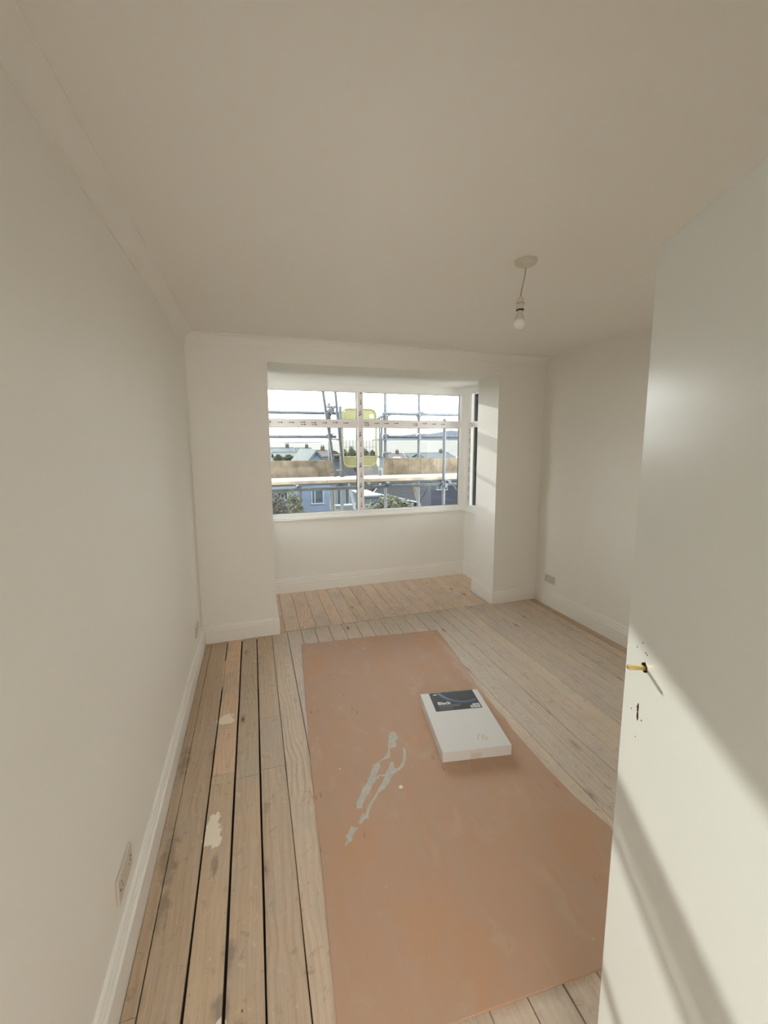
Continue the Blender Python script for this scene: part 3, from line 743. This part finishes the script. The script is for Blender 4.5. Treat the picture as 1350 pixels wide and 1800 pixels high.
for u, v in ((1130,1130),(1120,1137),(1135,1148),(1137.5,1151.5),(1109.5,1245),(1119.5,1243),(1119.5,1248),(1127,1266.5),(1116.5,1294.5)):
    o_ = Vector((0,0,CAM_H)); d_ = _F + _R*((u-CX)/F_PX) - _U*((v-CY)/F_PX)
    t_ = (E_-o_).dot(nn)/d_.dot(nn); p_ = o_+d_*t_; holes.append((circ((p_-E_).dot(dd), p_.z, .0017, 7, .3), .006))
cut = cutter(holes).build('cutter', M['dark']); cut.parent = door
bpy.context.view_layer.update()
md = leaf.modifiers.new('holes', 'BOOLEAN'); md.object = cut; md.solver = 'EXACT'; md.use_self = True; md.use_hole_tolerant = True
dg = bpy.context.evaluated_depsgraph_get(); me = bpy.data.meshes.new_from_object(leaf.evaluated_get(dg))
leaf.modifiers.clear()
if len(me.polygons) > 60:
    leaf.data = me; me.materials.append(M['rawwood'])
    for p_ in me.polygons:
        if .001 < abs(p_.center.y) < .0365 and .004 < p_.center.x < DW-.004 and .05 < p_.center.z < DH-.05: p_.material_index = 1
bpy.data.objects.remove(cut)
spn = MB(); spn.box((hx-.0036, -.02*YS if YS > 0 else -.030, hz-.0036), (hx+.0036, .030 if YS > 0 else .02, hz+.0036), bev=.0008)
tag(spn.build('spindle', M['brass'], parent=door), 'square brass spindle poking out of the handle hole')
MB().box((-.0012, -.031 if YS > 0 else .008, hz-.115), (.0005, -.008 if YS > 0 else .031, hz+.045)).build('latch_plate', M['brass'], parent=door)
# frame of the doorway
b_ = MB(); b_.box((DL, YN-.125, 0), (DL+.03, YN+.004, 2.09)).box((DR-.03, YN-.125, 0), (DR, YN+.004, 2.09)).box((DL, YN-.125, 2.06), (DR, YN+.004, 2.09))
struct(b_.build('trim_3', M['trim']), 'white lining of the doorway')

# ------------------------------------------------------------------ scaffold outside
def coupler(b, p, ax):
    Mx = Matrix.Translation(p)
    b.box((-.045,-.035,-.035), (.045,.035,.035), M=Mx, bev=.008); b.box((-.02,-.05,-.055), (.02,.05,.055), M=Mx, bev=.006)
    b.tube([Vector(p)+Vector((.02,-.05,.03)), Vector(p)+Vector((.075,-.075,.045))], .009, 8)
scf = tag(empty('scaffold', (1.3, 5.8, -2.9)), 'galvanised tube scaffold with a boarded lift outside the bay window', 'scaffold')
def S(o): o.parent = scf; o.matrix_parent_inverse = Matrix.Translation(-scf.location); return o
TR = .0242
def pole(u, v0, v1, Y, name='standard', m_='galv', z0=None, z1=None, r=TR, u1=None):
    a = at(u, v0, Y); c = at(u1 if u1 is not None else u, v1, Y)
    if z1 is not None: a = Vector((a.x, a.y, z1))
    if z0 is not None: c = Vector((a.x, c.y, z0))
    return S(MB().tube([a, c], r, 14).build(name, M[m_], smooth=True))
YO, YI = 6.16, 5.38
pole(677, 700, 700, YO, z0=-2.9, z1=3.1); pole(736.5, 700, 700, YO, z0=-2.9, z1=3.1)
pole(579, 745, 745, YO, z0=-2.9, z1=2.35)
pole(781.5, 736, 736, YI, z0=-2.9, z1=at(782,736,YI).z); pole(598, 712, 712, 5.93, z0=-2.9, z1=at(598,714,5.93).z)
for z_, u0, u1, Y in ((None,0,0,0),):
    pass
zr1, zr2 = 2.195, 1.848
def rail(x0, x1, z, Y, name='guard_rail', m_='galv', dz=0):
    return S(MB().tube([(x0, Y, z), (x1, Y, z+dz)], TR, 14).build(name, M[m_], smooth=True))
rail(-2.6, at(604,700,6.1).x, zr1, 6.10); rail(at(672,700,6.1).x, 5.2, zr1+.01, 6.10)
rail(-2.6, at(590,700,6.1).x, zr2, 6.10); rail(at(676,700,6.1).x, 5.2, zr2, 6.10, m_='galvdark')
rail(-2.6, 5.2, 1.14, 6.12, 'ledger', 'galvdark'); rail(-2.6, 5.2, 1.14, YI+.03, 'ledger', 'galvdark')
rail(-2.2, at(517,861,5.9).x, at(500,861,5.9).z, 5.9, 'under_tube', 'galv')
for u, v in ((524,853),(650,852),(683,852),(787,852)):
    p = at(u, v, 5.33); S(MB().tube([(p.x, 5.26, 1.185), (p.x, 6.35, 1.185)], TR, 14).build('transom_tube', M['galv'], smooth=True))
b_ = MB()
for u, v, Y in ((677,735,6.12),(677,768,6.12),(736.5,729,6.12),(736.5,768,6.12),(577,727,6.1),(579,767,6.1),(582,722,6.05),(598,852,5.6),(781.5,850,5.36),(677,800,6.12)):
    b_ = MB(); coupler(b_, at(u, v, Y), 0); S(b_.build('coupler', M['galv'], smooth=False))
# short diagonal braces
p0, p1 = at(664,737,6.1), at(677,730,6.1)
S(MB().tube([at(662,737,6.1), at(680,727,6.1)], TR*.8, 10).build('brace', M['galv'], smooth=True))
S(MB().tube([at(795,852,5.5), at(811,873,5.5)], TR, 12).build('brace', M['galvdark'], smooth=True))
S(MB().tube([at(586,800,6.0), at(545,735+40,6.0)*1.0], TR*.35, 8).build('tie_wire', M['galv'])) if False else None
# fan of tubes stored upright beside the gate
S(MB().tube([at(667,736,6.3), at(668,803,6.3)], .014, 10).build('prop_tube', M['galv'], smooth=True))
S(MB().tube([at(671,734,6.25), at(670.5,806,6.25)], .017, 10).build('prop_tube', M['galv'], smooth=True))
# deck boards, each a part
DZ = 1.250
for k in range(3):
    y0 = 5.455+k*.205
    for (x0, x1) in ((-2.6, .95), (.953, 5.2)):
        S(MB().box((x0, y0, DZ-.042), (x1, y0+.198, DZ+random.uniform(0,.003)), bev=.003).build('deck_board', M['deck']))
S(MB().box((-2.6, 6.072, DZ+.002), (at(583,800,6.08).x, 6.108-.002, at(500,810,6.09).z), bev=.002).build('toe_board', M['ply_out']))
for u0, u1 in ((674,690),(690.3,717),(717.3,739),(739.3,767),(767.3,830)):
    S(MB().box((at(u0,800,6.08).x, 6.072, DZ+.002), (at(u1,800,6.08).x, 6.104, at(700,805.5,6.09).z+random.uniform(-.006,.006)), bev=.002).build('toe_board', M['ply_out']))
# ladder leaning through the lift
def ladder():
    r_ = tag(empty('ladder', at(603,838,5.9)), 'aluminium ladder leaning up past the yellow scaffold gate', 'ladder')
    a0, a1 = at(590,838,5.70), at(560,640,5.50); c0, c1 = at(604,838,5.86), at(584,640,5.66)
    for p, q in ((a0,a1),(c0,c1)):
        d = (q-p).normalized(); x = d.cross(Vector((0,1,0))).normalized()
        o = MB().loft([p+x*.016+Vector((0,.028,0)), p-x*.016+Vector((0,.028,0)), p-x*.016-Vector((0,.028,0)), p+x*.016-Vector((0,.028,0))],
                      [q+x*.016+Vector((0,.028,0)), q-x*.016+Vector((0,.028,0)), q-x*.016-Vector((0,.028,0)), q+x*.016-Vector((0,.028,0))]).build('stile', M['galv'])
        o.parent = r_; o.matrix_parent_inverse = Matrix.Translation(-r_.location)
    for k in range(7):
        t_ = .06+k*.145; o = MB().tube([a0.lerp(a1,t_), c0.lerp(c1,t_)], .014, 10).build('rung', M['galv'], smooth=True)
        o.parent = r_; o.matrix_parent_inverse = Matrix.Translation(-r_.location)
ladder()
# yellow gate
g0, g1 = at(601.5,719,6.0), at(661.5,821,6.0)
gx0, gx1, gz1, gz0 = g0.x, g1.x, at(632,719,6.0).z, at(632,820,6.0).z
gate = tag(empty('scaffold_gate', ((gx0+gx1)/2, 6.0, gz0)), 'yellow safety gate with rounded frame and mesh hung on the scaffold', 'gate')
def G(o): o.parent = gate; o.matrix_parent_inverse = Matrix.Translation(-gate.location); return o
def rrect(x0, x1, z0, z1, r_, y, n=6):
    out = []
    for cx, cz_, a0 in ((x1-r_, z1-r_, 0), (x0+r_, z1-r_, 90), (x0+r_, z0+r_, 180), (x1-r_, z0+r_, 270)):
        for k in range(n+1): a = R(a0+90*k/n); out.append(Vector((cx+r_*math.cos(a), y, cz_+r_*math.sin(a))))
    return out
G(MB().tube(rrect(gx0, gx1, gz0, gz1, .09, 6.0), .016, 10, close=True).build('frame', M['gate'], smooth=True))
ztp, zbp = at(632,738,6.0).z, at(632,803,6.0).z
G(MB().prism([Vector((x, 5.996, z)) for x, z in [(gx0+.01,ztp),(gx1-.01,ztp),(gx1-.01,gz1-.07),(gx1-.07,gz1-.005),(gx0+.07,gz1-.005),(gx0+.01,gz1-.07)]], (0,.008,0)).build('top_panel', M['gate']))
G(MB().prism([Vector((x, 5.996, z)) for x, z in [(gx0+.01,zbp),(gx1-.01,zbp),(gx1-.01,gz0+.07),(gx1-.07,gz0+.005),(gx0+.07,gz0+.005),(gx0+.01,gz0+.07)]], (0,.008,0)).build('bottom_panel', M['gate']))
G(MB().tube([(gx0, 6.0, zbp), (gx1, 6.0, zbp)], .009, 8).build('panel_rail', M['gate'], smooth=True))
zm = at(632,769,6.0).z
G(MB().tube([(gx0, 6.0, zm), (gx1, 6.0, zm)], .007, 8).build('mesh_rail', M['galvdark'], smooth=True))
for k in range(1, 10):
    x = gx0+(gx1-gx0)*k/10; G(MB().tube([(x, 6.0, zm), (x, 6.0, zbp)], .0028, 6).build('mesh_wire', M['galvdark']))
G(MB().tube([(gx0, 6.004, (zm+zbp)/2), (gx1, 6.004, (zm+zbp)/2)], .002, 6).build('mesh_wire', M['galvdark']))
G(MB().box((gx0+.42, 5.99, at(650,735,6).z), (gx0+.48, 5.995, at(650,729,6).z)).build('sticker', M['white']))
# odds and ends on the scaffold
def lowcyl(u, v0, v1, Y, r_, name, matn, label, cat, zb=DZ):
    p = at(u, v0, Y); top = p.z
    o = MB().lathe([(r_*.9, zb), (r_, zb+(top-zb)*.1), (r_, zb+(top-zb)*.75), (r_*.5, zb+(top-zb)*.85), (r_*.5, top)], (p.x, p.y, 0), n=16).build(name, M[matn], smooth=True)
    tag(o, label, cat)
lowcyl(711, 798, 0, 6.086, .020, 'bottle', 'winframe', 'pale bottle standing on top of the toe board between the scaffold poles', 'bottle', zb=at(700,805.5,6.09).z+.004)
lowcyl(668.5, 822, 0, 5.96, .03, 'paint_tin', 'winframe', 'pale tin on the scaffold boards beside the yellow gate', 'tin', zb=DZ+.004)
p = at(697, 804, 6.088)
b_ = MB(); g = bmesh.ops.create_grid(b_.bm, x_segments=10, y_segments=6, size=1)
for v in b_.bm.verts:
    v.co = Vector((v.co.x*.06, v.co.y*.03, .008-.5*abs(v.co.y)*.03 + .004*math.sin(v.co.x*9)))
o = b_.build('rag', M['rag'], smooth=True); o.location = (p.x, p.y, at(700,805.5,6.09).z+.008)
sm = o.modifiers.new('thick', 'SOLIDIFY'); sm.thickness = .006
tag(o, 'crumpled pale yellow rag draped on top of the toe board', 'rag')

# ------------------------------------------------------------------ outside world
GZ = -3.0
b_ = MB(); bm = b_.bm
gv = {}
for i, x in enumerate((-200,-60,-20,-6,6,20,60,200)):
    for j, y in enumerate((4.95, 12, 28, 45, 90, 200)):
        gv[i,j] = bm.verts.new((x, y, (GZ, GZ-.05, GZ-.3, GZ-2.2, GZ-4, GZ-6)[j]))
for i in range(7):
    for j in range(5): bm.faces.new((gv[i,j], gv[i+1,j], gv[i+1,j+1], gv[i,j+1]))
g_ = b_.build('ground', M['grass']); tag(g_, 'garden ground falling away outside the window', kind='structure')

def hill(name, prof, Y, depth, matn, label):
    """ridge line given by picture points seen from the room, at its own distance"""
    b = MB(); bm = b.bm; rows = []
    ridge = [at(u, v, Y) for u, v in prof]
    xs = [p.x for p in ridge]
    ext = [Vector((xs[0]-Y*1.2, Y*.9, ridge[0].z*.7))]+ridge+[Vector((xs[-1]+Y*1.2, Y*.9, ridge[-1].z*.7))]
    for s_, zf in ((-.35,-.02),(-.2,.45),(-.08,.85),(0,1),(.2,.6)):
        rows.append([bm.verts.new((p.x, p.y+s_*depth, -Y*.02+(p.z+Y*.02)*max(zf,0)+random.uniform(-1,1)*Y*.0006*(zf<1))) for p in ext])
    for A, B in zip(rows, rows[1:]):
        for k in range(len(A)-1): bm.faces.new((A[k], A[k+1], B[k+1], B[k]))
    o = b.build(name, M[matn], smooth=True); return tag(o, label, kind='structure')
hill('hill', [(380,779),(470,777),(520,779),(560,778),(590,774),(625,772),(660,775),(700,774)], 900, 900, 'hillpale', 'pale misty hill on the horizon at the left')
hill('hill', [(640,776),(662,771),(690,768),(715,764),(735,761.5),(752,762.5),(770,760),(790,756.5),(808,757),(830,760),(860,757),(900,762)], 1400, 1500, 'hill', 'lavender grey hills on the horizon at the right')

def house(name, Y, u0, u1, v_base, v_eave, v_ridge, depth, wallm, roofm, label, gable=False, wins=(), chimney=False, group='houses beyond the scaffold'):
    a = at(u0, v_eave, Y); c = at(u1, v_eave, Y); cx = (a.x+c.x)/2
    zb = at((u0+u1)/2, v_base, Y).z; ze = at((u0+u1)/2, v_eave, Y).z; zr = at((u0+u1)/2, v_ridge, Y if gable else Y+depth/2).z
    if zr < ze+.5: zr = ze+1.2
    h = tag(empty(name, (cx, Y, zb)), label, 'house', group)
    W = c.x-a.x; hw = W/2; Hh = ze-zb; RH = zr-ze
    MB().box((-hw, 0, -.3), (hw, depth, Hh)).build('wall', M[wallm], parent=h)
    th = .18
    if gable:
        MB().prism([Vector((-hw,0,Hh)),Vector((hw,0,Hh)),Vector((0,0,Hh+RH))], (0,depth,0)).build('gable', M[wallm], parent=h)
        for s in (-1, 1):
            MB().prism([Vector((0,-.25,Hh+RH)),Vector((s*(hw+.3),-.25,Hh-.3*RH/hw)),Vector((s*(hw+.3),-.25,Hh-.3*RH/hw+th)),Vector((0,-.25,Hh+RH+th))], (0,depth+.5,0)).build('roof_slope', M[roofm], parent=h)
    else:
        MB().prism([Vector((-hw,0,Hh)),Vector((-hw,depth,Hh)),Vector((-hw,depth/2,Hh+RH))], (W,0,0)).build('gable', M[wallm], parent=h)
        for s, y0 in ((-1,-.35),(1,depth+.35)):
            zz = Hh-.35*RH/(depth/2)
            MB().prism([Vector((-hw-.3,depth/2,Hh+RH)),Vector((-hw-.3,y0,zz)),Vector((-hw-.3,y0,zz+th)),Vector((-hw-.3,depth/2,Hh+RH+th))], (W+.6,0,0)).build('roof_slope', M[roofm], parent=h)
        MB().tube([(-hw-.3,depth/2,Hh+RH+th),(hw+.3,depth/2,Hh+RH+th)], .12, 8).build('ridge_tiles', M[roofm], parent=h)
    if chimney:
        MB().box((hw*.5-.4, depth/2-.35, Hh+RH-.6), (hw*.5+.4, depth/2+.35, Hh+RH+1.0), bev=.03).build('chimney', M['brick_far'], parent=h)
        for q in (-.2,.2): MB().lathe([(.1,0),(.12,.3),(.1,.35)], (hw*.5+q, depth/2, Hh+RH+1.0), n=10).build('chimney_pot', M['roof_brown'], parent=h)
    for (wu0, wu1, wv0, wv1) in wins:
        p = at(wu0, wv0, Y); q = at(wu1, wv1, Y); x0, x1, z1, z0 = p.x-cx, q.x-cx, p.z-zb, q.z-zb
        fr = MB(); t_ = max(.05, (x1-x0)*.07)
        fr.box((x0,-.05,z0),(x0+t_,.02,z1)).box((x1-t_,-.05,z0),(x1,.02,z1)).box((x0,-.05,z1-t_),(x1,.02,z1)).box((x0-.05,-.09,z0-.02),(x1+.05,.02,z0+t_))
        if x1-x0 > .8: fr.box(((x0*.72+x1*.28)-t_/2,-.05,z0),((x0*.72+x1*.28)+t_/2,.02,z1))
        f_ = fr.build('window', M['winframe'], parent=h)
        MB().box((x0+t_*.8,-.03,z0+t_*.8),(x1-t_*.8,-.01,z1-t_*.8)).build('pane', M['winglass'], parent=f_)
    return h
house('house', 27, 529, 583, 903, 829, 795, 9, 'render_blue', 'roof_far', 'pale blue rendered gabled house with one wide window below the scaffold deck', True, [(547,569,860,885)])
house('house', 23.5, 452, 504, 905, 862, 850, 6, 'brick_far', 'roof_far', 'dark low house with two blue panes at the left edge of the window', False, [(481,490,868,880),(492,501,868,880)])
house('house', 38, 589, 626, 899, 846, 812, 8, 'render_pale', 'slate', 'pale house with tall windows between the blue house and the mullion', False, [(592,600,856,889),(606,614,856,886)])
house('house', 33, 735, 826, 903, 862, 815, 10, 'render_lav', 'slate', 'grey rendered gabled house behind the right scaffold pole with a small white window', True, [(768,776,848.5,861),(778,786,848.5,861)])
house('house', 40, 640, 668, 899, 848, 812, 5, 'brick_far', 'roof_brown', 'brown house half hidden between mullion and slate roof')
house('house', 60, 486, 546, 830, 806, 797, 10, 'render_pale', 'roof_far', 'long grey-green roof above the toe board at the left', False, chimney=False)
house('house', 95, 478, 520, 820, 797, 788.5, 14, 'render_pale', 'roof_far', 'distant roof at the far left above the long grey-green roof', False, chimney=True)
house('house', 105, 526, 552, 820, 798, 788.5, 14, 'render_pale', 'roof_far', 'distant roof left of the ladder just under the misty horizon', False, chimney=True)
house('house', 85, 560, 578, 818, 803, 793, 9, 'render_pale', 'roof_brown', 'distant brown roof beside the ladder foot', False, chimney=True)
house('house', 90, 582, 592, 818, 803, 793, 9, 'render_blue', 'roof_brown', 'distant small pale gable seen between the ladder stiles', True)
house('house', 100, 684, 716, 822, 806, 798.5, 9, 'render_pale', 'roof_brown', 'distant low roof behind the scaffold right of the gate', False, chimney=True)
house('house', 110, 722, 742, 822, 805, 798, 9, 'render_pale', 'roof_far', 'distant low roof between the two tall scaffold poles', False)
house('house', 100, 748, 800, 822, 805, 797, 9, 'render_pale', 'roof_far', 'distant wide roof behind the right scaffold pole', False, chimney=True)
# slate roof of the near outbuilding, its courses as real steps
out = tag(empty('outbuilding', (0,0,0)), 'low outbuilding with a dark slate roof in the garden beyond the scaffold', 'outbuilding')
def at_z(u, v, z):
    return atz(u, v, z)
eL, eR, rR, rL = atz(657,866,-1.25), atz(737,883,-1.25), atz(758,848,-.85), atz(674,845,-.85)
out.location = (eL.x, eL.y, GZ)
def O(o): o.parent = out; o.matrix_parent_inverse = Matrix.Translation(-out.location); return o
ncs = 14
up = (rR-eR).cross(eL-eR).normalized(); up = up if up.z > 0 else -up
for k in range(ncs):
    a, c = k/ncs, (k+1.35)/ncs
    p = [eL.lerp(rL,a)+up*.055, eR.lerp(rR,a)+up*.055, eR.lerp(rR,min(c,1))+up*.02, eL.lerp(rL,min(c,1))+up*.02]
    O(MB().prism(p, -up*.02).build('slate_course', M['slate']))
O(MB().tube([eL-up*.02, eR-up*.02], .05, 8).build('gutter', M['winframe'], smooth=True))
O(MB().tube([rL+up*.03, rR+up*.03], .08, 8).build('ridge', M['slate'], smooth=True))
O(MB().tube([eL, rL], .05, 8).build('verge', M['winframe'], smooth=True))
O(MB().loft([Vector((p.x,p.y,GZ)) for p in (eL.lerp(rL,.06),eR.lerp(rR,.06),rR,rL)], [eL.lerp(rL,.06)-up*.05,eR.lerp(rR,.06)-up*.05,rR-up*.05,rL-up*.05]).build('wall', M['render_lav']))
# fence and shed left of it
fn = tag(empty('shed', atz(650,900,GZ)), 'blue-grey boarded shed beside the mullion below the deck', 'shed')
YS_ = 18
a, c = at(641,874,YS_), at(665,876,YS_); fn.location = ((a.x+c.x)/2, YS_, GZ)
hw = (c.x-a.x)/2; nb = 8
for k in range(nb):
    x0 = -hw+2*hw*k/nb; MB().box((x0+.01, 0, 0), (x0+2*hw/nb-.01, .04, a.z-GZ+.02*(k%2)), bev=.004).build('board', M['fence'], parent=fn)
MB().box((-hw, .04, 0), (hw, 2.2, a.z-GZ-.05)).build('body', M['fence'], parent=fn)
MB().box((-hw-.1, -.12, a.z-GZ), (hw+.1, 2.4, a.z-GZ+.08)).build('roof', M['galvdark'], parent=fn)
# garden fence posts below the deck
fg = tag(empty('garden_fence', at(583,880,14)), 'tall weathered post with a pale rail beside the blue house', 'fence')
p = at(583,852,14); fg.location = (p.x, 14, GZ)
MB().box((-.07,-.07,0), (.07,.07,p.z-GZ+.4), bev=.01).build('post', M['bark'], parent=fg)
MB().box((.07,-.02,at(600,889,14).z-GZ), (.85,.02,at(600,886.5,14).z-GZ), bev=.005).build('rail', M['winframe'], parent=fg)
# two poles leaning under the deck
tag(MB().tube([at(613,851,5.9), at(626,905,5.9)], .018, 10).build('leaning_pole', M['winframe'], smooth=True), 'pale pole slanting down under the deck left of the mullion', 'pole')
tag(MB().tube([at(727,850,6.3), at(741,905,6.3)], .028, 10).build('leaning_pole', M['ply_out'], smooth=True), 'wooden pole slanting down in front of the slate roof', 'pole')

def bush(name, c, rad, h, n, matn, label, stemz, cat='shrub', seed=1, size=.06):
    r_ = tag(empty(name, (c.x, c.y, stemz)), label, cat); rg = random.Random(seed)
    b = MB()
    for k in range(n):
        while True:
            q = Vector((rg.uniform(-1,1), rg.uniform(-1,1), rg.uniform(-1,1)))
            if .25 < q.length < 1: break
        k_ = 1+.25*math.sin(q.x*5+q.z*3)
        p = Vector((q.x*rad*k_, q.y*rad*.8, c.z-stemz+q.z*h*k_)); s = size*rg.uniform(.6,1.4)
        e = Matrix.Rotation(rg.uniform(0,6.3), 4, 'Z') @ Matrix.Rotation(rg.uniform(0,3.1), 4, 'X')
        vs = [b.bm.verts.new(p+e@Vector(t_)*s) for t_ in ((-1,0,0),(0,-.4,0.05),(1,0,0),(0,.4,.05))]
        b.bm.faces.new(vs)
    tag(b.build('foliage', M[matn], parent=r_), kind='stuff')
    s_ = MB()
    for k in range(5):
        a = rg.uniform(0,6.3); s_.tube([(0,0,0), (rad*.2*math.cos(a), rad*.2*math.sin(a), (c.z-stemz)*.6), (rad*.6*math.cos(a), rad*.5*math.sin(a), c.z-stemz+h*.4)], [.05,.035,.01], 6)
    s_.build('stem', M['bark'], parent=r_, smooth=True)
c = at(692,891,10.5); bush('shrub', c, .72, .30, 3800, 'leaf', 'olive leafy shrub in front of the slate roof', GZ, seed=2, size=.045)
c = at(484,893,13); bush('shrub', c, .55, .50, 3000, 'leafdark', 'brown bare-looking bush at the left edge of the window', GZ, seed=3, size=.04)
c = at(517,888,21); bush('shrub', c, .55, .70, 2200, 'leaf', 'green bush left of the pale blue house', GZ, seed=4, size=.07)
for i, (u, v, Y, rad, hh) in enumerate([(606,801,66,.7,1.0),(619,800,62,.8,1.2),(641,800,61,.9,1.0),(656,801,66,.8,.8),(591,803,56,.6,.7),(509,805,50,.6,.35),(490,805,53,.5,.4)]):
    lb = ['round tree seen low behind the left edge of the yellow gate','tallest tree seen through the gate mesh left of the mullion','tree seen through the gate mesh right of the mullion','tree at the right edge of the yellow gate','small tree at the ladder foot','bush in front of the long grey-green roof','low bush at the far left above the toe board'][i]
    bush('tree', at(u, v, Y), rad, hh, 900, 'leaf', lb, GZ-3.5, 'tree', seed=20+i, size=.22)
